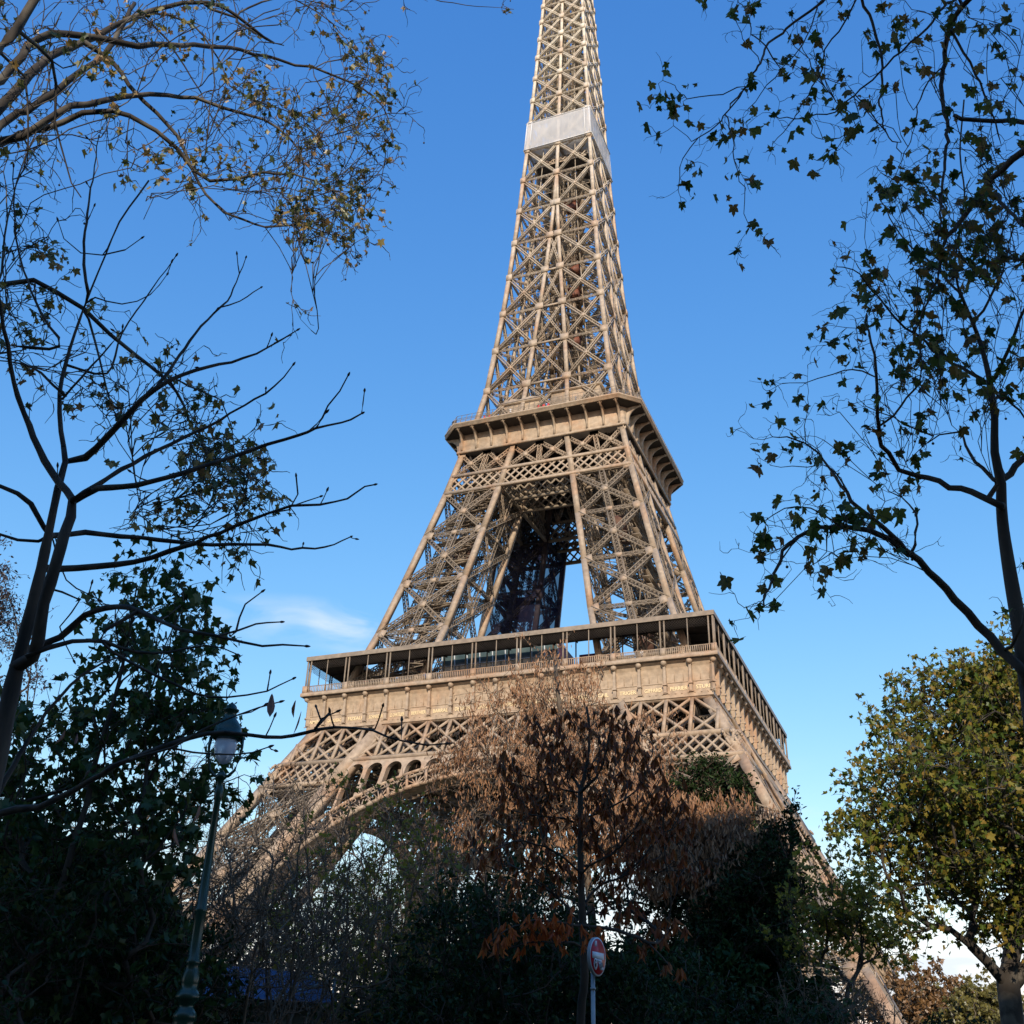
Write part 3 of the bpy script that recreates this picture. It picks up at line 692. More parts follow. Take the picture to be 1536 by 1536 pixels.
# ---- the shaft above the second floor
def sh(z): return H(z)-.35
ZS = [116.5, 127.4, 138.1, 148.4, 159.0, 169.3, 179.3, 189.3, 199.4, 208.5, 216.9, 225.1, 233.0, 240.2, 247.0, 253.5, 259.8, 265.8, 271.5]
sa, sl_ = MB(), MB()
def S(x, z): return A3(x, -sh(z), z)
for z0, z1 in zip(ZS[:-1], ZS[1:]):
    aw = float(np.interp(z0, [116, 190, 270], [.92, .72, .62]))
    sa.bar(S(sh(z0), z0), S(sh(z1), z1), aw, aw, (0, 1, 0))
    i0, i1 = I(z0), I(z1)
    ends = []
    if i0 > .3:
        for s_ in (-1, 1): sa.bar(S(s_*i0, z0), S(s_*i1, z1), aw*.85, aw*.8, (0, 1, 0)); ends.append((s_*i0, s_*i1, s_))
        if i0 > 1.2:     # the slender X between the two inner arrises
            lat(sl_, S(-i0, z0), S(i1, z1), .38, (0, -1, 0), .3, .8, .13, .06); lat(sl_, S(i0, z0), S(-i1, z1), .38, (0, -1, 0), .4, .8, .13, .06)
            sl_.bar(S(-i1, z1), S(i1, z1), .4, .3, (0, 1, 0))
    else:
        sa.bar(S(0, z0), S(0, z1), aw, aw*.8, (0, 1, 0)); ends.append((0, 0, 0))
    for s_ in (-1, 1):
        ia, ib = s_*i0 if i0 > .3 else 0, s_*i1 if i0 > .3 else 0
        oa, ob = s_*sh(z0), s_*sh(z1); w = float(np.interp(z0, [116, 190, 270], [.52, .46, .40]))
        lat(sl_, S(ia, z0), S(ob, z1), w, (0, -1, 0), .38, .62, .2, .07, cross=False)
        lat(sl_, S(oa, z0), S(ib, z1), w, (0, -1, 0), .46, .62, .2, .07, cross=False)
        lat(sl_, S(ib, z1), S(ob, z1), w*.7, (0, -1, 0), .3, .8, .10, .05, cross=False)
        for x in ((ib, ob-s_*aw*.25) if (ib != 0 or s_ > 0) else (ob-s_*aw*.25,)): plate(sa, S(x, z1)+A3(0, -.5-(.004 if s_ > 0 else 0), 0), (0, 0, 1), (0, -1, 0), aw*2.1 if x == ib else aw*1.6, 1.5, .2)
        plate(sa, S((ia+oa)/2, z0)*.0+ (S(ia, z0)+S(ob, z1))/2+A3(0, -.33, 0), (0, 0, 1), (0, -1, 0), .55, .55)
    # horizontal frame seen from below, one quarter of it per side
    z = z1; a = sh(z)
    lat(sl_, A3(-a, -a, z), A3(0, 0, z), .45, (0, 0, 1), .3, .9, .12, .06, sides=False)
    lat(sl_, A3(0, -a, z), A3(0, -1.9, z), .45, (0, 0, 1), .3, .9, .12, .06, sides=False)
    lat(sl_, A3(-a*.5, -a, z), A3(a*.5, -a*.5, z), .3, (0, 0, 1), 0, .9, .1, .06); lat(sl_, A3(a*.5, -a, z), A3(-a*.5, -a*.5, z), .3, (0, 0, 1), 0, .9, .1, .06)
    if z0 < 185 and i0 > .9:      # inner faces of the four limbs
        for s_ in (-1, 1):
            lat(sl_, A3(s_*i0, -sh(z0), z0), A3(s_*i1, -i1, z1), .5, (1, 0, 0), .3, .8, .12, .06, cross=False); lat(sl_, A3(s_*i0, -i0, z0), A3(s_*i1, -sh(z1), z1), .5, (1, 0, 0), .3, .8, .12, .06, cross=False)
            sl_.bar(A3(s_*i0, -i0, z0), A3(s_*i1, -i1, z1), .5, .5, (0, 1, 0))
    # smaller secondary bracing set back from the face
    for s_ in (-1, 1):
        for t_ in (.5,):
            zz = z0+(z1-z0)*t_; aa = sh(zz); sl_.bar(A3(s_*I(zz), -aa+.9, zz), A3(s_*aa, -aa+.9, zz), .09, .09, (0, 0, 1))
        sl_.bar(A3(s_*(sh(z0)+I(z0))/2, -sh(z0)+.9, z0), A3(s_*(sh(z1)+I(z1))/2, -sh(z1)+.9, z1), .16, .16, (0, 1, 0))
shaft = sa.build('shaft_side', IRON, tower); sl_.build('shaft_bracing', IRONS, shaft)
four(shaft)
co = MB()                                              # lift guides, stairs and machinery in the core
for sx_, sy_ in ((-1, -1), (1, -1), (1, 1), (-1, 1)):
    lat(co, (sx_*2.0, sy_*2.0, 116), (sx_*1.9, sy_*1.9, 276), .8, (1, 0, 0), .7, 1.1, .16, .08)
    co.bar((sx_*.6, sy_*2.1, 116), (sx_*.6, sy_*2.0, 276), .35, .35, (1, 0, 0))
z = 117.0; k = 0
while z < 270:
    s_ = 1 if k % 2 else -1; a = min(5.0, sh(z)*.62)
    co.bar((a*.35, -a*.2*s_, z), (a*.9, a*.9*s_*.5, z+1.4), .8, .16, (0, 0, 1)); co.bar((-a, -a*.5*s_, z+.4), (-a*.5, a*.6*s_, z+1.7), .8, .16, (0, 0, 1))
    if k % 4 == 0:
        co.box((-2.4, -2.4, z), (2.4, -2.1, z+.25)); co.box((-2.4, 2.1, z), (2.4, 2.4, z+.25)); co.box((-2.4, -2.09, z), (-2.1, 2.09, z+.25)); co.box((2.1, -2.09, z), (2.4, 2.09, z+.25))
    z += 1.45; k += 1
for k in range(240):
    z0 = 118+rng.random()*150; a = sh(z0)*.8; p = A3(rng.uniform(-a, a), rng.uniform(-a, a), z0); q = p+A3(*(rng.normal(size=3)*(1.6, 1.6, 1.2))); m = sh(q[2])*.85
    q[0] = max(-m, min(m, q[0])); q[1] = max(-m, min(m, q[1])); co.bar(p, q, .1+.15*rng.random(), .1, (0, 0, 1))
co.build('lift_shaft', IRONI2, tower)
lc = MB()
for z, x in ((143, 1.6), (156, 1.5), (163, 1.6), (182, 1.0)):
    lc.box((x-.6, -3.6, z), (x+2.0, -1.8, z+1.9)); lc.box((x-.9, -4.0, z+1.903), (x+2.3, -1.6, z+2.15))
lc.build('red_platform', BRICKR, tower)
ip = MB(); ring_slab(ip, 6.6, 2.6, 196.0, 196.4)
ip.build('intermediate_platform', DARK, tower)
ix = MB()
for yy in (-6.6, 6.6):
    for i in range(-4, 4):
        ix.bar((i*1.6, yy, 194.6), ((i+1)*1.6, yy, 196), .16, .12, (0, 1, 0)); ix.bar(((i+1)*1.6, yy, 194.6), (i*1.6, yy, 196), .16, .12, (0, 1, 0)); ix.bar((i*1.6, yy, 194.6), (i*1.6, yy, 196), .16, .12, (0, 1, 0))
    ix.bar((-6.6, yy, 194.6), (6.6, yy, 194.6), .2, .2, (0, 1, 0))
ix.build('platform_railing', IRON, tower)
# white netting wrapped round the shaft
nm_ = bpy.data.materials.new('white_netting'); nm_.use_nodes = True; t = nm_.node_tree
for n in list(t.nodes): t.nodes.remove(n)
o_ = t.nodes.new('ShaderNodeOutputMaterial'); df = t.nodes.new('ShaderNodeBsdfDiffuse'); tl = t.nodes.new('ShaderNodeBsdfTranslucent'); tr = t.nodes.new('ShaderNodeBsdfTransparent')
df.inputs[0].default_value = (.78, .79, .82, 1); tl.inputs[0].default_value = (.7, .71, .74, 1)
m1 = t.nodes.new('ShaderNodeMixShader'); m1.inputs[0].default_value = .35; m2 = t.nodes.new('ShaderNodeMixShader'); 
nz_ = t.nodes.new('ShaderNodeTexNoise'); nz_.inputs['Scale'].default_value = .9; mr = t.nodes.new('ShaderNodeMapRange'); mr.inputs['To Min'].default_value = .45; mr.inputs['To Max'].default_value = .9; t.links.new(nz_.outputs['Fac'], mr.inputs['Value'])
t.links.new(mr.outputs[0], m2.inputs[0])
t.links.new(df.outputs[0], m1.inputs[1]); t.links.new(tl.outputs[0], m1.inputs[2]); t.links.new(tr.outputs[0], m2.inputs[1]); t.links.new(m1.outputs[0], m2.inputs[2]); t.links.new(m2.outputs[0], o_.inputs[0])
ne = MB(); nx = 26; nzs = 10; a0 = H(199.4)+.3; a1 = H(208.5)+.3
for k in range(4):
    c_, s_ = math.cos(k*math.pi/2), math.sin(k*math.pi/2); V = []; F = []
    for j in range(nzs+1):
        z = 199.4+9.1*j/nzs; a = a0+(a1-a0)*j/nzs
        for i in range(nx+1):
            x = -a+2*a*i/nx; b = 0 if i in (0, nx) or j in (0, nzs) else (rng.normal()*.05+.12*math.sin(i*1.9+k)*math.sin(j*.3))
            y = -a-b; V.append((x*c_-y*s_, x*s_+y*c_, z))
    for j in range(nzs):
        for i in range(nx): F.append((j*(nx+1)+i, j*(nx+1)+i+1, (j+1)*(nx+1)+i+1, (j+1)*(nx+1)+i))
    ne.mesh(V, F)
net = ne.build('safety_net', nm_, tower, True)
nb = MB()
for z, a in ((199.4, a0+.05), (208.5, a1+.05)):
    for k in range(4):
        c = [(-a, -a, z), (a, -a, z), (a, a, z), (-a, a, z)]; nb.bar(c[k], c[(k+1) % 4], .22, .12, (0, 0, 1))
for x, e in ((-1, .0), (1, .0)):
    for f_ in (.82, .97):
        nb.bar((x*a0*f_, -a0-.2, 199.5), (x*a1*f_, -a1-.2, 208.4), .14, .04, (0, 1, 0))
nb.build('net_hem', mat('white_webbing', (.8, .8, .8), .7), net)
nf_ = MB(); ring_slab(nf_, a0-.4, 3.0, 199.5, 199.56)
nf_.build('net_floor', nm_, net)
# top platform (above the frame of the photograph)
tp = MB(); tp.box((-8.5, -8.5, 276), (8.5, 8.5, 281)); tp.box((-6, -6, 281.01), (6, 6, 285)); tp.lathe([(3, 0), (2.6, 4), (1, 7), (.4, 12), (.3, 38)], (0, 0, 285), 12)
tp.build('top_platform', IRON, tower)
# ------------------------------------------------------------------ visitors on the platforms
SKIN = mat('skin', (.45, .28, .20), .6); HAIR = mat('dark_hair', (.03, .02, .015), .7)
def person(loc, rz, coat, legs_, lbl, arm=0):
    J = {'pel': (0, 0, .92, .135, .10), 'wai': (0, 0, 1.08, .13, .10), 'che': (0, -.02, 1.32, .16, .11), 'nk': (0, -.03, 1.48, .06, .06), 'hd': (0, -.05, 1.60, .085, .095), 'tp': (0, -.04, 1.70, .07, .08)}
    E_ = [('pel', 'wai'), ('wai', 'che'), ('che', 'nk'), ('nk', 'hd'), ('hd', 'tp')]
    for s_, n_ in ((-1, 'l'), (1, 'r')):
        J.update({'h'+n_: (s_*.10, 0, .86, .09, .09), 'k'+n_: (s_*.11, -.03, .48, .06, .06), 'a'+n_: (s_*.11, .02, .09, .042, .042), 't'+n_: (s_*.12, -.14, .04, .045, .035), 's'+n_: (s_*.19, -.02, 1.38, .06, .06), 'e'+n_: (s_*.25, -.06-.05*arm, 1.12, .046, .046), 'w'+n_: (s_*.2, -.12-.2*arm, .93+.18*arm, .034, .034), 'm'+n_: (s_*.19, -.15-.24*arm, .87+.22*arm, .03, .02)})
        E_ += [('pel', 'h'+n_), ('h'+n_, 'k'+n_), ('k'+n_, 'a'+n_), ('a'+n_, 't'+n_), ('che', 's'+n_), ('s'+n_, 'e'+n_), ('e'+n_, 'w'+n_), ('w'+n_, 'm'+n_)]
    K = list(J); me = bpy.data.meshes.new('body'); me.from_pydata([J[k][:3] for k in K], [(K.index(a), K.index(b)) for a, b in E_], []); o = bpy.data.objects.new('body', me); COL.objects.link(o)
    o.modifiers.new('skin', 'SKIN'); ss = o.modifiers.new('sub', 'SUBSURF'); ss.levels = 1; ss.render_levels = 1
    for k, v in zip(K, me.skin_vertices[0].data): v.radius = J[k][3:]; v.use_root = k == 'pel'
    bpy.context.view_layer.update(); m2 = bpy.data.meshes.new_from_object(o.evaluated_get(bpy.context.evaluated_depsgraph_get())); bpy.data.objects.remove(o)
    m2.name = 'person'; m2.materials.clear()
    for m_ in (coat, legs_, SKIN, HAIR): m2.materials.append(m_)
    for p in m2.polygons:
        c = p.center; p.material_index = (3 if (c.z > 1.64 or (c.z > 1.52 and c.y > -.02)) else 2) if c.z > 1.49 else (2 if (abs(c.x) > .15 and c.z < .93+.2*arm and c.y < -.1) and c.z > .6 else (0 if c.z > .80 else 1)); p.use_smooth = True
    o = bpy.data.objects.new('person', m2); COL.objects.link(o); o.location = loc; o.rotation_euler = (0, 0, rz); o['label'] = lbl; o['category'] = 'person'; o['group'] = 'visitors at the platform railings'
NAVY = mat('navy_cloth', (.02, .025, .05), .8); BLKC = mat('black_cloth', (.015, .015, .017), .8); REDC = mat('red_cloth', (.35, .03, .03), .8); GRYC = mat('grey_cloth', (.25, .25, .27), .8); WHC = mat('white_cloth', (.7, .7, .7), .8); BLC = mat('blue_cloth', (.06, .12, .3), .8)
person((-17.8, -19.2, 116.26), .3, BLKC, NAVY, 'person in a black coat at the left corner of the upper platform railing', 1)
person((-17.1, -19.4, 116.26), -.2, NAVY, BLKC, 'person in a navy coat, second from the left corner of the upper railing', 1)
person((-5.2, -19.6, 116.26), .1, WHC, NAVY, 'person in a white top at the upper platform railing, below the shop', 1)
person((8.3, -19.6, 116.26), 0, GRYC, BLKC, 'person in a grey jacket at the right part of the upper railing', 1)
person((-23.4, -34.4, 57.69), .1, REDC, NAVY, 'person in a red jacket at the left part of the lower gallery', 1)
person((-12.6, -34.4, 57.69), -.2, BLC, BLKC, 'person in a blue jacket in the lower gallery, left of the glazed pavilion', 1)
person((22.9, -34.4, 57.69), .2, BLKC, GRYC, 'person in a black jacket at the right part of the lower gallery', 0)
person((23.7, -34.3, 57.69), -.4, WHC, NAVY, 'person in a white top beside the one in black on the lower gallery', 1)
#@@TREES
# ================================================================== vegetation
def gz(x, y):
    d = math.hypot(x-CAM[0], y-CAM[1]); t = min(1, max(0, (d-20)/90)); return 1.28*(1-t*t*(3-2*t))
def WP(px, py, rg):
    """a point on the ray of the photograph at px,py (1536 px frame), rg metres away over the ground"""
    d = CF+(px-768)/FPX*CR-(py-768)/FPX*CU; k = rg/math.hypot(d[0], d[1]); return CAM+d*k
def ramp_mat(name, cols, transl=.25, rough=.6, gloss=.05):
    m = bpy.data.materials.new(name); m.use_nodes = True; t = m.node_tree
    for n in list(t.nodes): t.nodes.remove(n)
    lk = t.links.new; nn = t.nodes.new
    g = nn('ShaderNodeNewGeometry'); cr = nn('ShaderNodeValToRGB'); e = cr.color_ramp.elements
    e[0].position = 0; e[0].color = (*cols[0], 1); e[1].position = 1; e[1].color = (*cols[-1], 1)
    for i, c in enumerate(cols[1:-1]): k = e.new((i+1)/(len(cols)-1)); k.color = (*c, 1)
    lk(g.outputs['Random Per Island'], cr.inputs[0])
    d = nn('ShaderNodeBsdfDiffuse'); tl = nn('ShaderNodeBsdfTranslucent'); gl = nn('ShaderNodeBsdfGlossy'); gl.inputs['Roughness'].default_value = .45; gl.inputs[0].default_value = (.8, .85, .9, 1)
    lk(cr.outputs[0], d.inputs[0]); lk(cr.outputs[0], tl.inputs[0])
    m1 = nn('ShaderNodeMixShader'); m1.inputs[0].default_value = transl; lk(d.outputs[0], m1.inputs[1]); lk(tl.outputs[0], m1.inputs[2])
    m2 = nn('ShaderNodeMixShader'); m2.inputs[0].default_value = gloss; lk(m1.outputs[0], m2.inputs[1]); lk(gl.outputs[0], m2.inputs[2])
    o = nn('ShaderNodeOutputMaterial'); lk(m2.outputs[0], o.inputs[0]); return m
def polar(pts): return [(r_*math.sin(R(a)), r_*math.cos(R(a))) for a, r_ in pts]
def leaf_template(half, fold=.28, curl=.12):
    """half outline from tip to base, (x>=0,y); mirrored and folded along the midrib"""
    tip, base = half[0], half[-1]; n = len(half); V = []; 
    for x, y in half: V.append((x, y, abs(x)*fold-curl*y*y))
    for x, y in half[1:-1]: V.append((-x, y, abs(x)*fold-curl*y*y))
    F = [tuple(range(n))[::-1], tuple([0]+list(range(n, n+n-2))+[n-1])]
    return np.array(V), F
PLANE = leaf_template(polar([(0, 1.0), (10, .80), (17, .78), (27, .56), (38, .74), (49, .90), (57, .74), (68, .66), (82, .48), (97, .62), (110, .70), (125, .50), (150, .34), (170, .26), (180, .10)]))
PLANE_S = leaf_template(polar([(0, 1.0), (24, .56), (48, .88), (80, .48), (110, .68), (150, .34), (180, .1)]))
OVAL = leaf_template([(0, 1), (.22, .72), (.27, .4), (.14, .08), (0, 0)], .3, .1)
LONG = leaf_template([(0, 1), (.13, .74), (.16, .5), (.06, .1), (0, 0)], .35, .25)
NEEDLE = leaf_template([(0, 1), (.10, .5), (0, 0)], .4, .1)
def scatter(name, tmpl, pos, size, material, parent, down=.35, spread=1.0, tipdir=None, r_=None, label=None, jitter=.3):
    g = r_ or rng; V0, F0 = tmpl; n = len(pos); pos = np.asarray(pos, float)
    d = g.normal(size=(n, 3)); d /= np.linalg.norm(d, axis=1)[:, None]; d = d*spread*(1-down)+np.array([0, 0, -down])
    if tipdir is not None: d = d*.6+np.asarray(tipdir)*.8
    d /= np.linalg.norm(d, axis=1)[:, None]+1e-9
    a = g.normal(size=(n, 3))*.8+np.array([0, 0, .6]); x = np.cross(d, a); x /= np.linalg.norm(x, axis=1)[:, None]+1e-9; z = np.cross(x, d)
    s_ = size*(1+1.35*jitter*(g.random(n)*2-1)); wx = (.6+.45*g.random(n))[:, None, None]; cz_ = (.4+2.4*g.random(n)**1.5)[:, None, None]
    V = pos[:, None]+s_[:, None, None]*(wx*V0[None, :, 0:1]*x[:, None]+V0[None, :, 1:2]*d[:, None]+cz_*V0[None, :, 2:3]*z[:, None])
    K = len(V0); me = bpy.data.meshes.new(name)
    idx = []; ls = []
    f_all = np.concatenate([np.array(f) for f in F0]); tot = np.array([len(f) for f in F0])
    idx = (f_all[None]+np.arange(n)[:, None]*K).ravel().astype(np.int32); lt = np.tile(tot, n).astype(np.int32)
    me.vertices.add(n*K); me.vertices.foreach_set('co', V.astype(np.float32).ravel()); me.loops.add(len(idx)); me.loops.foreach_set('vertex_index', idx)
    me.polygons.add(len(lt)); me.polygons.foreach_set('loop_start', np.concatenate([[0], np.cumsum(lt)[:-1]]).astype(np.int32)); me.polygons.foreach_set('loop_total', lt)
    me.update(calc_edges=True); me.materials.append(material)
    o = bpy.data.objects.new(name, me); COL.objects.link(o); o.parent = parent
    if parent is not None: o.matrix_parent_inverse = Matrix.Translation(-Vector(parent.location))
    return o

class Tree:
    def __init__(s, seed): s.P = []; s.par = []; s.r = []; s.g = np.random.default_rng(seed)
    def nearest(s, p, lo=0, hi=None):
        A = np.array(s.P[lo:hi]); return lo+int(np.argmin(((A-p)**2).sum(1)))
    def add(s, p, par, r_): s.P.append(np.array(p, float)); s.par.append(par); s.r.append(r_); return len(s.P)-1
    def path(s, pts, r0, r1, step=.3, wob=.0, attach=True):
        pts = [np.array(p, float) for p in pts]; par = -1
        if s.P and attach: par = s.nearest(pts[0]); 
        if par >= 0 and np.linalg.norm(s.P[par]-pts[0]) > .02: pts = [s.P[par]]+pts
        # catmull-rom resampling
        Q = [2*pts[0]-pts[1]]+pts+[2*pts[-1]-pts[-2]]; out = []
        for i in range(1, len(Q)-2):
            L_ = np.linalg.norm(Q[i+1]-Q[i]); m = max(1, int(L_/step))
            for k in range(m):
                t = k/m; out.append(.5*((2*Q[i])+(-Q[i-1]+Q[i+1])*t+(2*Q[i-1]-5*Q[i]+4*Q[i+1]-Q[i+2])*t*t+(-Q[i-1]+3*Q[i]-3*Q[i+1]+Q[i+2])*t**3))
        out.append(pts[-1]); ids = []
        for j, p in enumerate(out):
            if j == 0 and par >= 0: continue
            if j: p = p+s.g.normal(size=3)*wob
            t = j/(len(out)-1); par = s.add(p, par, r0+(r1-r0)*t); ids.append(par)
        return ids
    def grow(s, targets, step=.4, wob=.06, r_tip=.006, back=.5, up=.0):
        base = s.P[0]; T = sorted(targets, key=lambda p: np.linalg.norm(p-base)); ends = []
        for p in T:
            A = np.array(s.P); d = np.linalg.norm(A-p, axis=1); db = np.linalg.norm(A-base, axis=1); tb = np.linalg.norm(p-base)
            i = int(np.argmin(d+np.maximum(0, db-tb*.93)*2+(A[:, 2] > p[2]+.2)*back))
            a = s.P[i]; L_ = d[i]; m = max(2, int(L_/step)); pa = s.par[i]
            dr = (a-s.P[pa]) if pa >= 0 else A3(0, 0, 1); dr = dr/(np.linalg.norm(dr)+1e-9); par = i
            c1 = a+dr*L_*.35+A3(0, 0, up*L_)
            for k in range(1, m+1):
                t = k/m; q = (1-t)**2*a+2*(1-t)*t*c1+t*t*p+s.g.normal(size=3)*wob*(1-t*.3)*min(1, L_); par = s.add(q, par, r_tip)
            ends.append(par)
        return ends
    def twigs(s, ids, n, length, seg=4, droop=.0, r0=.004, levels=2, spread=.9, out=None, wob=.35):
        """irregular fine twigs; returns the positions along them where leaves may sit"""
        spots = []
        def one(i, L_, dr, lev):
            par = i; p = s.P[i]; d = dr
            for k in range(seg):
                d = d+s.g.normal(size=3)*wob+A3(0, 0, -droop); d /= np.linalg.norm(d)+1e-9; p = p+d*L_/seg; par = s.add(p, par, r0*(1-.5*k/seg)); 
                if lev >= levels-1 or k >= seg//2: spots.append((p, d))
                if lev < levels-1 and k >= 1 and s.g.random() < .75:
                    e = d+s.g.normal(size=3)*spread*.8; one(par, L_*.55, e/np.linalg.norm(e), lev+1)
        for i in ids:
            pa = s.par[i]; dr = s.P[i]-s.P[pa] if pa >= 0 else A3(0, 0, 1); dr = dr/(np.linalg.norm(dr)+1e-9)
            for k in range(n if isinstance(n, int) else (int(n)+(s.g.random() < n-int(n)))):
                e = dr+s.g.normal(size=3)*spread; one(i, length*(.5+s.g.random()), e/(np.linalg.norm(e)+1e-9), 0)
        return spots
    def radii(s, ex=2.3, cap=1e9, scale=1.0):
        n = len(s.P); acc = np.zeros(n); rad = np.array(s.r, float)
        for i in range(n-1, -1, -1):
            rr_ = max(rad[i], acc[i]**(1/ex)*scale if acc[i] > 0 else 0); rr_ = min(rr_, cap) if s.r[i] < cap else s.r[i]; rad[i] = rr_
            if s.par[i] >= 0: acc[s.par[i]] += rr_**ex
        return rad
    def mesh(s, name, material, parent, ex=2.3, lock=None, thin=.008, fixed=False):
        rad = np.array(s.r) if fixed else s.radii(ex)
        n = len(s.P); ch = [[] for _ in range(n)]
        for i in range(n):
            if s.par[i] >= 0: ch[s.par[i]].append(i)
        mb = MB(); P = s.P; used = [False]*n
        starts = [(i, -1) for i in range(n) if s.par[i] < 0]
        while starts:
            i, pa = starts.pop(); chain = [i]; rr_ = [rad[i]]
            cur = i
            while ch[cur]:
                nx_ = max(ch[cur], key=lambda c: rad[c])
                for c in ch[cur]:
                    if c != nx_: starts.append((c, cur))
                chain.append(nx_); rr_.append(rad[nx_]); cur = nx_
            pts = [P[k] for k in chain]
            if pa >= 0: pts = [P[pa]]+pts; rr_ = [min(rad[pa], rr_[0]*1.25)]+rr_
            if max(rr_) < thin:
                for a, b, r_ in zip(pts[:-1], pts[1:], rr_[1:]): mb.bar(a, b, r_*1.8, r_*1.8, (.3, .2, .9))
            else: mb.tube(pts, rr_, 9 if max(rr_) > .05 else 5)
        o = mb.build(name, material, parent, True)
        if parent is not None: o.matrix_parent_inverse = Matrix.Translation(-Vector(parent.location))
        return o

def lobes(L_, n, g, shell=.55):
    """random points in a set of ellipsoid lobes: (centre, (rx,ry,rz))"""
    vol = np.array([r_[0]*r_[1]*r_[2] for c, r_ in L_])**.75; vol /= vol.sum(); out = []
    for k in g.choice(len(L_), n, p=vol):
        c, r_ = L_[k]; d = g.normal(size=3); d /= np.linalg.norm(d); out.append(np.array(c)+d*np.array(r_)*(shell+(1-shell)*g.random())**.8 if g.random() < .75 else np.array(c)+d*np.array(r_)*g.random())
    return out
def inpoly(poly, n, r0, r1, g):
    poly = np.array(poly, float); lo, hi = poly.min(0), poly.max(0); out = []
    while len(out) < n:
        x, y = lo+(hi-lo)*g.random(2); c = False; j = len(poly)-1
        for i in range(len(poly)):
            if (poly[i][1] > y) != (poly[j][1] > y) and x < (poly[j][0]-poly[i][0])*(y-poly[i][1])/(poly[j][1]-poly[i][1])+poly[i][0]: c = not c
            j = i
        if c: out.append(WP(x, y, r0+(r1-r0)*g.random()))
    return out
def traced(pts, rg, g, dr=.6):
    """follow a branch: pixel path, with its own run in depth"""
    a, b = (rg if isinstance(rg, tuple) else (rg, rg)); n = len(pts); ph = g.random()*6
    return [WP(x, y, a+(b-a)*i/max(1, n-1)+dr*math.sin(ph+i*.7)*.35) for i, (x, y) in enumerate(pts)]

BARK = mat('grey_brown_bark', (.085, .065, .05), .85, (.14, .115, .09), 3.0, bump=.5, bscale=18, stretch=(1, 1, .35))
BARKD = mat('dark_bark', (.045, .03, .02), .85, (.085, .055, .036), 3.0, bump=.5, bscale=18, stretch=(1, 1, .35))
BARKP = mat('mottled_plane_bark', (.15, .135, .10), .75, (.44, .41, .33), 1.6, bump=.2, bscale=9, lo=.45, hi=.56)
BARKR = mat('dark_plane_bark', (.035, .028, .022), .85, (.11, .095, .075), 1.6, bump=.3, bscale=9, lo=.5, hi=.62)
BARKQ = mat('grey_plane_bark', (.07, .058, .045), .8, (.19, .17, .135), 1.6, bump=.2, bscale=9, lo=.48, hi=.6)
BARKB = mat('ridged_brown_bark', (.022, .016, .012), .85, (.085, .058, .04), 7.0, bump=.9, bscale=26, stretch=(1, 1, .22), lo=.36, hi=.66)
TWIG = mat('brown_twig_bark', (.11, .068, .042), .8, (.20, .13, .08), 4)

# ---- bare tree with fat buds, in front on the left
g = np.random.default_rng(11); t = Tree(11)
c0 = WP(-62, 1500, 9.2); base = A3(c0[0], c0[1], gz(c0[0], c0[1])-.1)
bare = thing('bare_tree', 'bare tree with fat buds at the left edge, its branches crossing the lamp', 'tree', base)
t.path([base]+traced([(-52, 1400), (-36, 1290), (-8, 1150), (25, 1000), (55, 883), (73, 799), (87, 733), (98, 693), (91, 646), (89, 591), (98, 547), (112, 500), (137, 433), (158, 383), (179, 333), (208, 292), (223, 271)], 9.2, g, .2), .155, .012, .15)
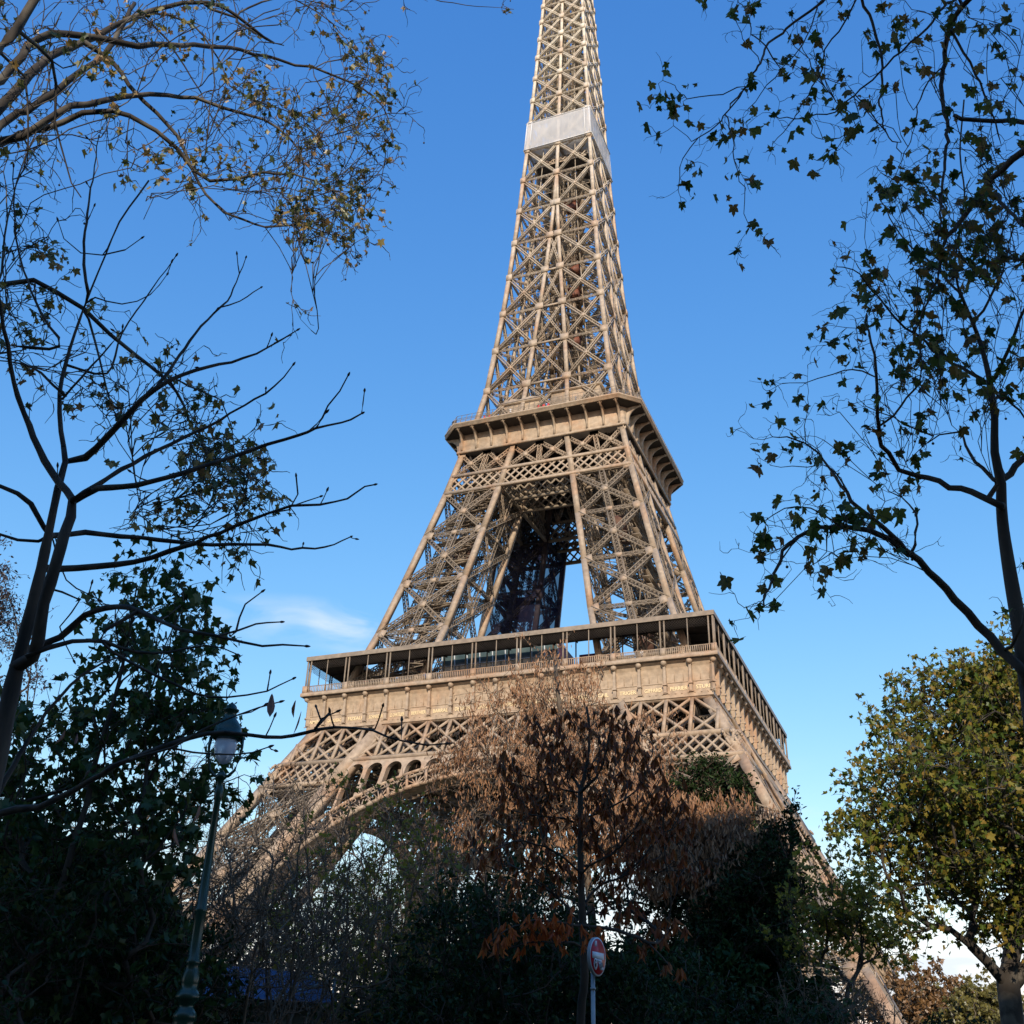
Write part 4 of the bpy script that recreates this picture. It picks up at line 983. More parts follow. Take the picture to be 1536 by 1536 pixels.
# taper by height: thick below, thin at the tip
for i, p in enumerate(t.P): t.r[i] = float(np.interp(p[2], [1.2, 4.5, 6.2, 7.6, 9.6], [.125, .092, .05, .028, .009]))
br = [([(50, 985), (66, 905), (84, 846), (98, 799), (109, 751), (87, 722), (66, 690), (36, 620), (22, 573), (11, 518), (2, 470), (-4, 420)], .055, .012, 9.0),
 ([(109, 751), (146, 733), (182, 730), (226, 722), (292, 704), (346, 686), (401, 666), (448, 653), (474, 642), (510, 635), (543, 620)], .034, .007, (9.0, 7.6)),
 ([(474, 642), (492, 609), (510, 587), (520, 562)], .011, .006, 7.75),
 ([(87, 854), (146, 850), (200, 843), (255, 828), (310, 806), (365, 784), (401, 770), (437, 759), (480, 757), (521, 748), (547, 730), (562, 727)], .032, .006, (9.2, 7.9)),
 ([(434, 764), (446, 741), (444, 715)], .009, .005, 8.3), ([(437, 759), (460, 752), (480, 746)], .008, .005, 8.3),
 ([(80, 803), (128, 799), (182, 806), (237, 810), (292, 815), (346, 817), (401, 817), (437, 823), (488, 821), (525, 806)], .03, .006, (9.3, 9.8)),
 ([(98, 693), (128, 686), (164, 653), (193, 620), (233, 584), (273, 562), (310, 551), (365, 538), (401, 522), (445, 495)], .036, .006, (9.2, 8.6)),
 ([(233, 584), (262, 545), (292, 500), (329, 463), (346, 442), (369, 388)], .018, .005, (8.9, 9.3)), ([(329, 463), (360, 452), (390, 433)], .009, .005, 9.2),
 ([(109, 751), (146, 726), (182, 704), (237, 675), (292, 649), (346, 620), (383, 598), (412, 580), (439, 549)], .026, .006, (9.0, 8.4)),
 ([(40, 974), (91, 956), (128, 923), (157, 912), (193, 912), (237, 930), (273, 945), (328, 956), (394, 970), (423, 967), (456, 968)], .035, .006, (9.2, 7.5)),
 ([(328, 957), (357, 945), (383, 936), (421, 932)], .011, .005, 8.0), ([(354, 947), (368, 906), (392, 888)], .01, .005, 8.0),
 ([(40, 985), (109, 963), (157, 963), (204, 978), (255, 978), (310, 967), (357, 981)], .026, .005, (9.2, 8.8)),
 ([(-26, 1232), (0, 1219), (56, 1211), (112, 1185), (150, 1162), (195, 1140), (240, 1121), (285, 1106), (337, 1099), (375, 1104), (420, 1106), (477, 1094), (524, 1092), (560, 1097), (602, 1113), (641, 1118), (667, 1116)], .032, .005, (9.1, 7.2)),
 ([(472, 1094), (482, 1079), (475, 1062)], .009, .005, 7.7), ([(482, 1079), (506, 1068)], .007, .005, 7.7), ([(562, 1095), (568, 1080), (573, 1062)], .007, .005, 7.5),
 ([(67, 792), (47, 755), (26, 739), (0, 730), (-40, 720)], .03, .012, 9.4), ([(58, 812), (29, 810), (0, 801), (-30, 790)], .02, .008, 9.4),
 ([(133, 440), (125, 396), (129, 333), (135, 292), (142, 250), (148, 205)], .018, .005, 9.3), ([(90, 520), (62, 471), (42, 421), (25, 367), (21, 308), (20, 250)], .016, .006, 9.0),
 ([(160, 560), (183, 500), (225, 437), (250, 404), (263, 385)], .013, .005, 9.1), ([(142, 446), (183, 456), (225, 442), (250, 412)], .009, .004, 9.2),
 ([(154, 383), (121, 379), (96, 358), (87, 331)], .009, .004, 9.2), ([(154, 383), (187, 375), (212, 358)], .007, .004, 9.2),
 ([(98, 593), (60, 560), (30, 545), (-10, 540)], .017, .006, 9.3), ([(93, 600), (110, 580), (150, 535), (180, 500)], .014, .006, 9.1),
 ([(240, 1121), (290, 1128), (350, 1133), (405, 1121)], .012, .005, 8.2), ([(200, 1138), (260, 1120), (330, 1082), (420, 1052)], .013, .005, (8.4, 8.0)), ([(150, 960), (230, 1010), (290, 1040), (340, 1045), (400, 1037), (437, 1018)], .016, .005, (8.6, 8.0)),
 ([(60, 880), (120, 900), (90, 940), (110, 990)], .012, .005, 9.5), ([(75, 800), (100, 870), (150, 900)], .01, .005, 9.5), ([(-26, 1232), (30, 1130), (70, 1070), (125, 1010), (180, 985)], .03, .009, (9.2, 9.9))]
tips = []
for pts, r0, r1, rg in br:
    ids = t.path(traced(pts, rg, g), r0, r1, .12, .004); tips.append(ids[-1]); 
    # short spurs with a terminal bud
    for k in ids[6::5]:
        if g.random() < .75:
            d = g.normal(size=3)*.7+A3(0, 0, .8); d /= np.linalg.norm(d); L_ = .05+.22*g.random()**2; a = t.add(t.P[k]+d*L_*.5, k, .005); b = t.add(t.P[a]+(d+A3(0, 0, .3))*L_*.5, a, .004); tips.append(b)
t.r = [r_*(.88+.22*g.random()) for r_ in t.r]
t.mesh('trunk', BARKB, bare, fixed=True)
bu = MB()
for i in tips:
    pa = t.P[t.par[i]]; d = t.P[i]-pa; d /= np.linalg.norm(d)+1e-9; p = t.P[i]
    bu.tube([p-d*.01, p+d*.012, p+d*.03, p+d*.045], [.004, .011, .008, .001], 6)
b_ = bu.build('buds', BARKD, bare, True); b_.matrix_parent_inverse = Matrix.Translation(-Vector(bare.location))
LROW = ramp_mat('withered_leaf', [(.16, .055, .03), (.28, .10, .04), (.12, .05, .03)], .3)
for q_ in (WP(444, 1050, 8.1), WP(452, 1066, 7.9), WP(408, 1040, 8), WP(300, 1205, 8.6), WP(262, 1242, 8.6), WP(97, 1095, 8.8), WP(116, 1100, 8.8)): scatter('withered_leaf', LONG, [q_], .14, LROW, bare, .8)

# ---- plane tree over the top left
PL_LEAF = ramp_mat('autumn_plane_leaf', [(.05, .07, .02), (.09, .11, .03), (.20, .17, .035), (.30, .20, .05), (.26, .13, .05)], .35)
g = np.random.default_rng(12); t = Tree(12)
c0 = WP(-330, -60, 19); base = A3(c0[0], c0[1], gz(c0[0], c0[1])-.1)
pl = thing('plane_tree', 'large pale-barked plane tree whose drooping limbs fill the top left of the sky', 'tree', base)
tops = [WP(-330, y, 19) for y in (1400, 1200, 1000, 700, 420, 150, -60)]
t.path([base]+[A3(base[0]+.02*i, base[1]+.1*i, p[2]) for i, p in enumerate(tops)], .42, .22, .6)
B2 = [([(-180, 260), (-60, 130), (25, 46), (54, 0), (80, -50)], .13, .08, 17), ([(-200, 380), (0, 162), (62, 96), (108, 71), (175, 37), (208, 21), (271, 4), (312, 2), (354, 25), (396, 54), (412, 67)], .17, .03, (19, 20)),
 ([(-120, 160), (0, 120), (54, 58), (104, 54), (146, 56), (187, 65), (250, 69), (312, 69), (362, 75), (417, 90), (471, 102), (521, 121), (562, 146), (583, 175), (590, 215)], .11, .012, (18, 21)),
 ([(-200, 400), (0, 187), (42, 167), (83, 137), (125, 104), (154, 87), (179, 46), (200, 5)], .13, .05, (20, 21)),
 ([(-220, 420), (0, 210), (33, 204), (62, 183), (108, 162), (158, 150), (200, 142), (250, 144), (292, 146), (333, 160), (375, 173), (417, 192), (450, 225), (458, 250), (450, 300)], .13, .012, (19.5, 19)),
 ([(-240, 460), (0, 215), (62, 196), (125, 173), (167, 167), (196, 175), (233, 196), (267, 221), (292, 254), (317, 273), (354, 267), (396, 258), (442, 262), (471, 271), (500, 287)], .14, .014, (20, 18)),
 ([(167, 92), (196, 129), (233, 171), (267, 204), (287, 250), (308, 292), (333, 319), (367, 329), (400, 342), (442, 337), (471, 346), (500, 352)], .06, .012, (20, 18.5)),
 ([(400, 342), (421, 371), (435, 400), (437, 433), (442, 462), (467, 496)], .012, .004, 18.6),
 ([(79, 92), (85, 125), (83, 179), (94, 233), (108, 275), (121, 298)], .04, .012, 18), ([(37, 117), (42, 187), (35, 254)], .03, .012, 18),
 ([(354, 25), (420, -5), (458, 8), (500, 37), (533, 83), (550, 110)], .04, .009, 21), ([(300, 0), (420, -40), (560, -30), (640, -5), (700, 8), (770, 14)], .04, .006, 21),
 ([(179, 46), (230, 20), (290, 40), (330, 90), (345, 130), (380, 150), (440, 170), (520, 190)], .04, .009, (21, 23)), ([(208, 21), (250, 60), (290, 120), (330, 200), (370, 240)], .03, .008, (20, 22)),
 ([(-240, 620), (-100, 450), (0, 425), (50, 423), (83, 437), (125, 462), (167, 500), (200, 533), (248, 566), (277, 609), (292, 646), (310, 675)], .10, .014, (19, 17)),
 ([(125, 462), (150, 540), (170, 610), (185, 640)], .03, .01, 18), ([(248, 566), (290, 580), (330, 600), (350, 640), (345, 700)], .02, .006, 17),
 ([(0, 425), (10, 330), (5, 260)], .03, .01, 19), ([(471, 102), (490, 150), (510, 210), (520, 260)], .02, .006, 21), ([(500, 287), (530, 310), (545, 350), (550, 385)], .012, .005, 18),
 ([(292, 254), (260, 290), (230, 300), (215, 330)], .015, .006, 18.5), ([(196, 175), (190, 230), (195, 280)], .018, .006, 18.6)]
ids_all = []
for pts, r0, r1, rg in B2:
    ids = t.path(traced(pts, rg, g, 1.2), r0, r1, .35, .02); ids_all += [i for i in ids if np.dot(t.P[i]-CAM, CR) > -14.5]
main = list(t.r)
tg = inpoly([(0, -30), (640, -30), (560, 30), (580, 90), (600, 170), (580, 250), (545, 330), (540, 380), (480, 380), (420, 350), (330, 320), (250, 280), (150, 260), (60, 280), (0, 240)], 95, 17, 22, g)+inpoly([(420, 190), (590, 100), (590, 260), (560, 330), (540, 385), (480, 380), (430, 330)], 45, 17, 20, g)
tg += inpoly([(225, 560), (300, 560), (350, 640), (400, 720), (385, 820), (330, 830), (290, 760), (220, 770), (240, 660)], 42, 16.5, 18, g)+inpoly([(-20, 260), (60, 300), (80, 420), (110, 520), (40, 560), (-20, 500)], 22, 17, 19, g)+inpoly([(110, 520), (240, 520), (250, 600), (190, 660), (120, 620)], 12, 17, 18, g)
t.grow(inpoly([(-60, 60), (60, 20), (200, -20), (420, -20), (430, 110), (300, 190), (150, 230), (-60, 260)], 45, 17.5, 21, g), .4, .05, .014)
ends = t.grow(tg, .35, .05, .008)
sp1 = t.twigs(ends+ids_all[::8], 3, .75, 5, .12, .0065, 2, .8, wob=.4)
t.mesh('trunk', BARKR, pl, fixed=True, thin=.012)
sel = [sp1[i] for i in g.choice(len(sp1), min(len(sp1), 1300), replace=False)]
P0 = [p for p, d in sel]
scatter('crown', PLANE_S, P0, .12, PL_LEAF, pl, .45, r_=g)
# clumps where the leaves have stayed on
cl = []
for (x, y, rr_, n_) in ((370, 195, .7, 90), (150, 105, .6, 60), (330, 110, .5, 40), (235, 245, .5, 45), (590, 140, .6, 45), (560, 60, .5, 35), (500, 330, .6, 70), (560, 300, .5, 40), (345, 245, .4, 30), (280, 30, .5, 40), (480, 300, .5, 40), (350, 720, 1.2, 60), (365, 790, 1.1, 45), (320, 670, 1.1, 45), (280, 740, .9, 35), (250, 620, .9, 25), (355, 640, 1, 30), (30, 480, .5, 30), (110, 360, .4, 30)):
    c = WP(x, y, 18 if y < 500 else 17.2); A = np.array([p for p, d in sp1]); d = np.linalg.norm(A-c, axis=1); k = np.where(d < rr_*1.8)[0]
    if len(k): cl += [A[j]+g.normal(size=3)*.12 for j in g.choice(k, n_)]
scatter('crown', PLANE_S, cl, .12, PL_LEAF, pl, .45, r_=g)
sb = MB()
for j in g.choice(len(sp1), 170): p = sp1[j][0]; sb.tube([p, p+A3(0, 0, -.10)], .003, 3); sphere(sb, p+A3(0, 0, -.13), .022, 6, 4)
o = sb.build('seed_balls', BARKD, pl); o['kind'] = 'stuff'; o.matrix_parent_inverse = Matrix.Translation(-Vector(pl.location))

# ---- young plane tree in front on the right
DK_LEAF = ramp_mat('dark_green_plane_leaf', [(.03, .05, .014), (.05, .08, .018), (.09, .12, .022), (.16, .15, .03), (.22, .11, .03), (.06, .08, .02)], .42, gloss=.02)
g = np.random.default_rng(13); t = Tree(13)
c0 = WP(1592, 1500, 13); base = A3(c0[0], c0[1], gz(c0[0], c0[1])-.1)
pr = thing('plane_tree', 'slender dark plane tree at the right edge with one long limb arching left', 'tree', base)
t.path([base]+traced([(1575, 1400), (1560, 1200), (1548, 1080), (1530, 950), (1517, 873), (1507, 808), (1502, 759), (1502, 727), (1492, 678), (1492, 629), (1486, 580), (1478, 541), (1465, 499), (1445, 450), (1432, 405), (1440, 340), (1447, 290), (1440, 230), (1446, 150)], 13, g, .2), .11, .02, .2)
for i, p in enumerate(t.P): t.r[i] = float(np.interp(p[2], [1, 5, 8, 10, 13], [.13, .115, .085, .05, .012]))
B3 = [([(1502, 757), (1458, 738), (1409, 723), (1377, 712), (1347, 706), (1331, 681), (1321, 658), (1315, 626), (1317, 580), (1312, 531), (1302, 499), (1300, 470)], .045, .01, (13, 11.5)),
 ([(1500, 730), (1471, 704), (1455, 678), (1439, 649), (1409, 650), (1393, 665)], .032, .008, 13), ([(1400, 655), (1370, 642), (1341, 626), (1300, 610)], .014, .006, 12.8), ([(1505, 720), (1536, 688), (1560, 660), (1600, 640)], .05, .03, 13),
 ([(1540, 1015), (1527, 999), (1502, 975), (1468, 938), (1432, 899), (1393, 857), (1367, 831), (1334, 811), (1305, 795), (1263, 792), (1224, 792), (1198, 805), (1175, 824), (1162, 857), (1149, 893), (1140, 915)], .062, .006, (13, 11)),
 ([(1367, 831), (1328, 795), (1289, 763), (1269, 740), (1247, 704), (1227, 681), (1207, 665), (1181, 655), (1159, 655)], .034, .006, (12, 11.4)),
 ([(1369, 829), (1375, 769), (1364, 756), (1334, 737)], .022, .007, 12), ([(1483, 576), (1442, 551), (1413, 538), (1387, 512), (1360, 492), (1328, 460), (1297, 420), (1279, 405), (1252, 399)], .028, .006, (13, 12)),
 ([(1315, 565), (1279, 554), (1247, 561), (1207, 574), (1185, 575)], .013, .005, 11.7), ([(1207, 665), (1207, 640), (1210, 610)], .008, .004, 11.4), ([(1247, 704), (1210, 700), (1170, 700), (1155, 697)], .009, .004, 11.5),
 ([(1263, 792), (1230, 770), (1195, 760), (1160, 770), (1130, 800)], .012, .004, 11.3), ([(1198, 805), (1170, 822), (1140, 838)], .009, .004, 11.2), ([(1321, 640), (1380, 570), (1380, 500), (1390, 440)], .016, .008, 12.4),
 ([(1486, 580), (1505, 540), (1530, 480), (1550, 430)], .03, .015, 13), ([(1490, 600), (1510, 600), (1560, 650)], .02, .01, 13.2), ([(1445, 450), (1400, 400), (1350, 350), (1320, 300)], .02, .007, 12.5), ([(1460, 490), (1500, 420), (1520, 340)], .022, .01, 13.2),
 ([(1150, 893), (1135, 910), (1118, 912)], .006, .003, 11), ([(1301, 495), (1270, 490), (1243, 487)], .007, .003, 11.5), ([(1530, 950), (1550, 850), (1560, 830)], .02, .01, 13)]
tips = []; allid = []
for pts, r0, r1, rg in B3:
    ids = t.path(traced(pts, rg, g, .8), r0, r1, .14, .012); tips.append(ids[-1]); allid += ids
allid = [i for i in allid if t.r[i] < .035]
tg = inpoly([(1180, 640), (1300, 600), (1310, 480), (1420, 440), (1490, 560), (1480, 640), (1380, 680), (1300, 720), (1200, 700)], 34, 11.5, 13.5, g)+inpoly([(1250, 380), (1400, 380), (1536, 400), (1560, 600), (1400, 560), (1280, 480)], 46, 11.5, 14, g)+inpoly([(1130, 780), (1290, 740), (1380, 760), (1300, 840), (1180, 860)], 16, 11, 12.5, g)+inpoly([(1300, 270), (1536, 250), (1560, 420), (1290, 420)], 34, 12, 14, g)
ends = t.grow(tg, .22, .035, .004)
sp1 = t.twigs(ends+tips+allid[::6], 2, .42, 5, .05, .003, 2, .9, wob=.42)
t.mesh('trunk', BARKD, pr, fixed=True)
A = sp1; P0 = [A[j][0] for j in g.choice(len(A), 720)]
scatter('crown', PLANE, P0, .108, DK_LEAF, pr, .5, r_=g)
sb = MB()
for j in g.choice(len(sp1), 60): p = sp1[j][0]; sb.tube([p, p+A3(0, 0, -.09)], .002, 3); sphere(sb, p+A3(0, 0, -.105), .018, 6, 4)
o = sb.build('seed_balls', BARKD, pr); o['kind'] = 'stuff'; o.matrix_parent_inverse = Matrix.Translation(-Vector(pr.location))

# ---- plane branches hanging in from the top right
g = np.random.default_rng(14); t = Tree(14)
c0 = WP(1780, -150, 10.5); base = A3(c0[0], c0[1], gz(c0[0], c0[1])-.1)
pt = thing('plane_tree', 'plane tree whose leafy twigs hang down into the top right corner of the sky', 'tree', base)
zt_ = [WP(1880, y, 10.5)[2] for y in (1200, 900, 600, 300, 0, -200)]
t.path([base]+[A3(base[0]+.02*i, base[1]-.03*i, z) for i, z in enumerate(zt_)], .26, .12, .5)
B4 = [([(1750, 60), (1640, 130), (1536, 225), (1504, 255), (1477, 281), (1447, 326), (1414, 367), (1406, 420), (1391, 450), (1372, 500)], .075, .008, (10.8, 11.5)), ([(1490, 290), (1515, 319), (1536, 337), (1580, 370)], .03, .015, 11),
 ([(1760, -60), (1600, -20), (1500, -8), (1455, -5), (1425, 45), (1416, 94), (1414, 142), (1421, 202), (1416, 255), (1410, 319), (1406, 360)], .055, .01, (10.8, 11)), ([(1425, 45), (1455, 94), (1477, 142), (1496, 199)], .022, .01, 11),
 ([(1450, -5), (1380, -20), (1300, -15), (1290, 0), (1309, 34), (1322, 82), (1322, 131), (1322, 180), (1335, 206), (1354, 229)], .03, .006, (11, 10.5)), ([(1440, -2), (1421, 4), (1391, 41), (1354, 75), (1320, 109), (1282, 142), (1252, 169), (1192, 176), (1162, 176)], .02, .006, (11, 10.2)),
 ([(1380, -22), (1300, -50), (1260, -30), (1234, 0), (1192, 34), (1155, 64), (1140, 94), (1121, 127), (1102, 150), (1076, 187), (1046, 210), (1024, 236), (1016, 285)], .026, .005, (11, 9.6)),
 ([(1119, 130), (1084, 141), (1035, 146), (1012, 131), (994, 120)], .009, .004, 9.8), ([(1090, 170), (1099, 210), (1101, 247), (1114, 281), (1117, 319), (1125, 341)], .01, .004, 9.7), ([(1238, -5), (1215, 45), (1192, 82), (1162, 116), (1140, 142), (1121, 161)], .012, .005, 10.2),
 ([(1290, -20), (1282, 8), (1260, 45), (1237, 75), (1234, 101), (1219, 131), (1200, 161), (1185, 187), (1162, 214)], .014, .005, 10.4), ([(1640, 190), (1536, 182), (1492, 182), (1455, 180), (1429, 174)], .04, .028, 11.2),
 ([(1282, 142), (1290, 180), (1270, 200), (1240, 245)], .008, .004, 10.3), ([(1150, 70), (1130, 55), (1120, 20), (1090, -20)], .01, .004, 10), ([(1140, 94), (1115, 60), (1100, 20)], .008, .004, 10), ([(1046, 210), (1030, 205), (1012, 190)], .005, .003, 9.7), ([(1410, 100), (1380, 150), (1370, 200), (1345, 260)], .012, .005, 10.8)]
tips = []; allid = []
for pts, r0, r1, rg in B4:
    ids = t.path(traced(pts, rg, g, .8), r0, r1, .12, .012); tips.append(ids[-1]); allid += ids
allid = [i for i in allid if t.r[i] < .022 and np.dot(t.P[i]-CAM, CF) > 0]
tg = inpoly([(1320, 0), (1536, 0), (1560, 250), (1420, 240), (1340, 130)], 30, 10, 12, g)+inpoly([(1330, 200), (1400, 230), (1520, 300), (1536, 420), (1400, 440), (1310, 330)], 44, 10.5, 12, g)+inpoly([(1180, 20), (1300, 20), (1300, 180), (1180, 180)], 12, 9.8, 11, g)
ends = t.grow(tg, .2, .03, .004)
sp1 = t.twigs(ends+tips+allid[::8], 2, .36, 5, .12, .0028, 2, .9, wob=.42)
t.mesh('trunk', BARKD, pt, fixed=True)
P0 = [sp1[j][0] for j in g.choice(len(sp1), 520)]
for (x, y, n_) in ((990, 110, 3), (1040, 145, 5), (1090, 190, 8), (1045, 285, 5), (1100, 285, 7), (1125, 335, 5), (1115, 25, 6), (1060, 5, 2), (1155, 180, 6), (1185, 215, 4), (1205, 105, 3), (1245, 130, 7), (1225, 245, 2), (1290, 160, 8), (1345, 55, 8)):
    P0 += [WP(x, y, 10)+g.normal(size=3)*.11 for _ in range(n_)]
scatter('crown', PLANE, P0, .098, DK_LEAF, pt, .5, r_=g)

# ---- maple with green leaves on the left, behind the lamp post
MP_LEAF = ramp_mat('dark_green_maple_leaf', [(.022, .055, .012), (.036, .078, .016), (.06, .10, .022), (.13, .12, .025)], .35, gloss=.03)
g = np.random.default_rng(15); t = Tree(15)
c0 = WP(22, 1560, 17.4); base = A3(c0[0], c0[1], gz(c0[0], c0[1])-.1)
mp_ = thing('maple_tree', 'leafy dark green maple tree on the left behind the lamp post', 'tree', base)
t.path([base]+traced([(26, 1520), (56, 1417), (95, 1320), (112, 1260), (131, 1203), (142, 1147), (161, 1084), (180, 1016), (195, 940), (205, 880)], 17.4, g, .2), .09, .012, .2)
tg = inpoly([(175, 860), (215, 835), (250, 870), (285, 880), (310, 940), (330, 1010), (345, 1040), (320, 1100), (240, 1120), (150, 1080), (130, 1010), (170, 950)], 75, 16.8, 19, g)
tg += inpoly([(10, 1080), (60, 1040), (170, 1050), (330, 1080), (365, 1140), (370, 1180), (300, 1210), (260, 1330), (150, 1290), (0, 1280)], 110, 16.6, 20, g)
tg += inpoly([(-120, 1150), (0, 1150), (250, 1230), (290, 1300), (280, 1536), (-120, 1536)], 150, 16.6, 21, g)
ends = t.grow(tg, .4, .05, .005)
sp1 = t.twigs(ends, 3, .5, 4, .05, .004, 2, .9)
t.mesh('trunk', BARKD, mp_, ex=2.5)
P0 = [p+g.normal(size=3)*.03 for p, d in sp1]; k = g.choice(len(P0), min(len(P0), 5200), replace=False)
scatter('crown', PLANE_S, [P0[j] for j in k], .125, MP_LEAF, mp_, .45, r_=g)

# ---- generic crowned trees
def crowned(seed, name, label, cat, trunk, lob, n, leaf, size, nleaf, lmat, bark, tw=(3, .7), shell=.5, droop=.05, group=None, r0=.2, down=.4, extra=None, dens=None, ex=2.4, step=.6, twr=.006, thin=.012, tdir=None, lev=2):
    g = np.random.default_rng(seed); t = Tree(seed); b0 = trunk[0]; base = A3(b0[0], b0[1], gz(b0[0], b0[1])-.15)
    th = thing(name, label, cat, base, group)
    t.path([base]+[np.array(p) for p in trunk[1:]], r0, r0*.35, step)
    if extra:
        for pts, ra, rb in extra: t.path(pts, ra, rb, step, .03)
    ends = t.grow(lobes(lob, n, g, shell), step, .1, twr)
    sp = t.twigs(ends, tw[0], tw[1], 4, droop, twr*.7, lev, .9)
    t.mesh('trunk', bark, th, ex=ex, thin=thin)
    if nleaf:
        A = [p for p, d in sp]; k = g.choice(len(A), nleaf, replace=len(A) < nleaf); P0 = np.array([A[j] for j in k])+g.normal(size=(nleaf, 3))*tw[1]*.16
        scatter('crown', leaf, P0, size, lmat, th, down, r_=g)
    return th, sp, g
def lb(px, py, rg, r_, sq=(1, 1, .85)): c = WP(px, py, rg); return (c, (r_*sq[0], r_*sq[1], r_*sq[2]))
YG = ramp_mat('yellow_green_plane_leaf', [(.045, .075, .012), (.075, .115, .016), (.14, .155, .02), (.22, .19, .03), (.27, .16, .03), (.14, .14, .02), (.08, .10, .015)], .28, gloss=.02)
LOB = [(1462, 1025, 45, 1.7), (1500, 1060, 46, 2.9), (1560, 1020, 46, 2.8), (1440, 1080, 44, 2.6), (1400, 1150, 44, 2.6), (1350, 1120, 43, 1.3), (1500, 1140, 47, 4), (1600, 1120, 47, 4.2), (1370, 1220, 43, 2.6), (1310, 1240, 42, 1.9), (1305, 1290, 42, 1.2), (1440, 1240, 46, 4.2), (1560, 1250, 48, 4.6), (1380, 1300, 43, 1.7), (1470, 1320, 46, 2.2), (1330, 1340, 43, .8), (1400, 1360, 44, .9), (1400, 1392, 44, .9), (1480, 1385, 45, 1.2), (1550, 1375, 46, 1.8), (1345, 1385, 43, .6), (1680, 1200, 47, 4), (1640, 1320, 47, 3.4), (1490, 1190, 41, 3)]
crowned(21, 'plane_tree', 'big plane tree in full yellow-green leaf on the right, beyond the slender dark one', 'tree', [WP(1519, 1560, 46)]+[WP(x, y, 46) for x, y in ((1519, 1536), (1512, 1470), (1524, 1400), (1527, 1335), (1519, 1273), (1506, 1240), (1506, 1169), (1500, 1128), (1494, 1066))],
        [lb(*a) for a in LOB], 700, PLANE_S, .17, 28000, YG, BARKR, (4, .95), .55, .02, None, .42,
        extra=[([WP(x, y, 46-i*.6) for i, (x, y) in enumerate(((1512, 1478), (1481, 1443), (1456, 1418), (1423, 1393), (1390, 1385), (1357, 1360)))], .2, .06), ([WP(x, y, 46+i*.4) for i, (x, y) in enumerate(((1520, 1480), (1560, 1420), (1600, 1360), (1640, 1280)))], .22, .08)], step=.8, twr=.012)
TAN = ramp_mat('dry_tan_seed_keys', [(.22, .11, .055), (.33, .175, .09), (.44, .25, .135), (.26, .12, .06)], .2, gloss=.02)
LOB = [(832, 985, 38, .7), (830, 1025, 38, 1.0), (785, 1055, 38, 1.1), (880, 1060, 38, 1.2), (740, 1045, 38, .6), (835, 1110, 38, 2.2), (740, 1120, 38, 1.5), (920, 1100, 38, 1.4), (960, 1150, 38, 2.0), (690, 1150, 38, .8), (760, 1190, 38, 2.3), (860, 1200, 38, 2.4), (900, 1290, 38, 2.0), (840, 1300, 38, 1.6), (690, 1260, 38, 1.6), (1060, 1280, 37, 1.6), (980, 1290, 38, 1.8)]
crowned(22, 'ash_tree', 'ash tree hung with dry tan seed keys in the middle, in front of the arch', 'tree', [WP(900, 1600, 38)]+[WP(x, y, 38) for x, y in ((896, 1500), (890, 1400), (880, 1300), (868, 1200), (850, 1120), (838, 1050), (832, 985))],
        [lb(*a) for a in LOB if a[0] < 990], 330, LONG, .15, 17000, TAN, BARK, (4, .7), .4, .02, None, .2, down=.75, step=.6, twr=.008, ex=2.9)
LOB = [(1000, 1245, 34.5, 1.2), (1040, 1250, 34.5, 1.0), (1085, 1262, 34.3, 1.1), (1128, 1255, 34.2, .8), (1108, 1305, 34, 1.1), (1062, 1300, 34.2, 1.3), (1145, 1280, 34, .6), (1128, 1350, 33.6, .6), (1015, 1310, 34.4, 1.2), (970, 1215, 34.5, 1.0)]
crowned(27, 'ash_tree', 'smaller ash tree thick with tan seed keys, right of the chestnut against the yew', 'tree', [WP(1040, 1600, 34.5)]+[WP(x, y, 34.5) for x, y in ((1042, 1500), (1046, 1400), (1050, 1300), (1055, 1230))],
        [lb(*a) for a in LOB], 240, LONG, .17, 17000, TAN, BARK, (4, .55), .4, .02, None, .14, down=.75, step=.6, twr=.008, ex=2.9)
CH_LEAF = ramp_mat('rust_brown_chestnut_leaf', [(.16, .045, .014), (.30, .075, .02), (.42, .12, .03), (.22, .09, .025)], .35, gloss=.02)
OR_LEAF = ramp_mat('orange_chestnut_leaf', [(.55, .11, .02), (.72, .18, .03), (.45, .08, .02)], .4, gloss=.02)
g = np.random.default_rng(23); t = Tree(23); c0 = WP(871, 1560, 17.5); base = A3(c0[0], c0[1], gz(c0[0], c0[1])-.1)
ch = thing('horse_chestnut', 'young horse chestnut with drooping rust-brown leaves right behind the road sign', 'tree', base)
t.path([base]+traced([(871, 1536), (877, 1469), (874, 1384), (871, 1299), (871, 1228), (871, 1185), (880, 1150), (885, 1100), (880, 1060)], 17.5, g, .1), .085, .02, .2)
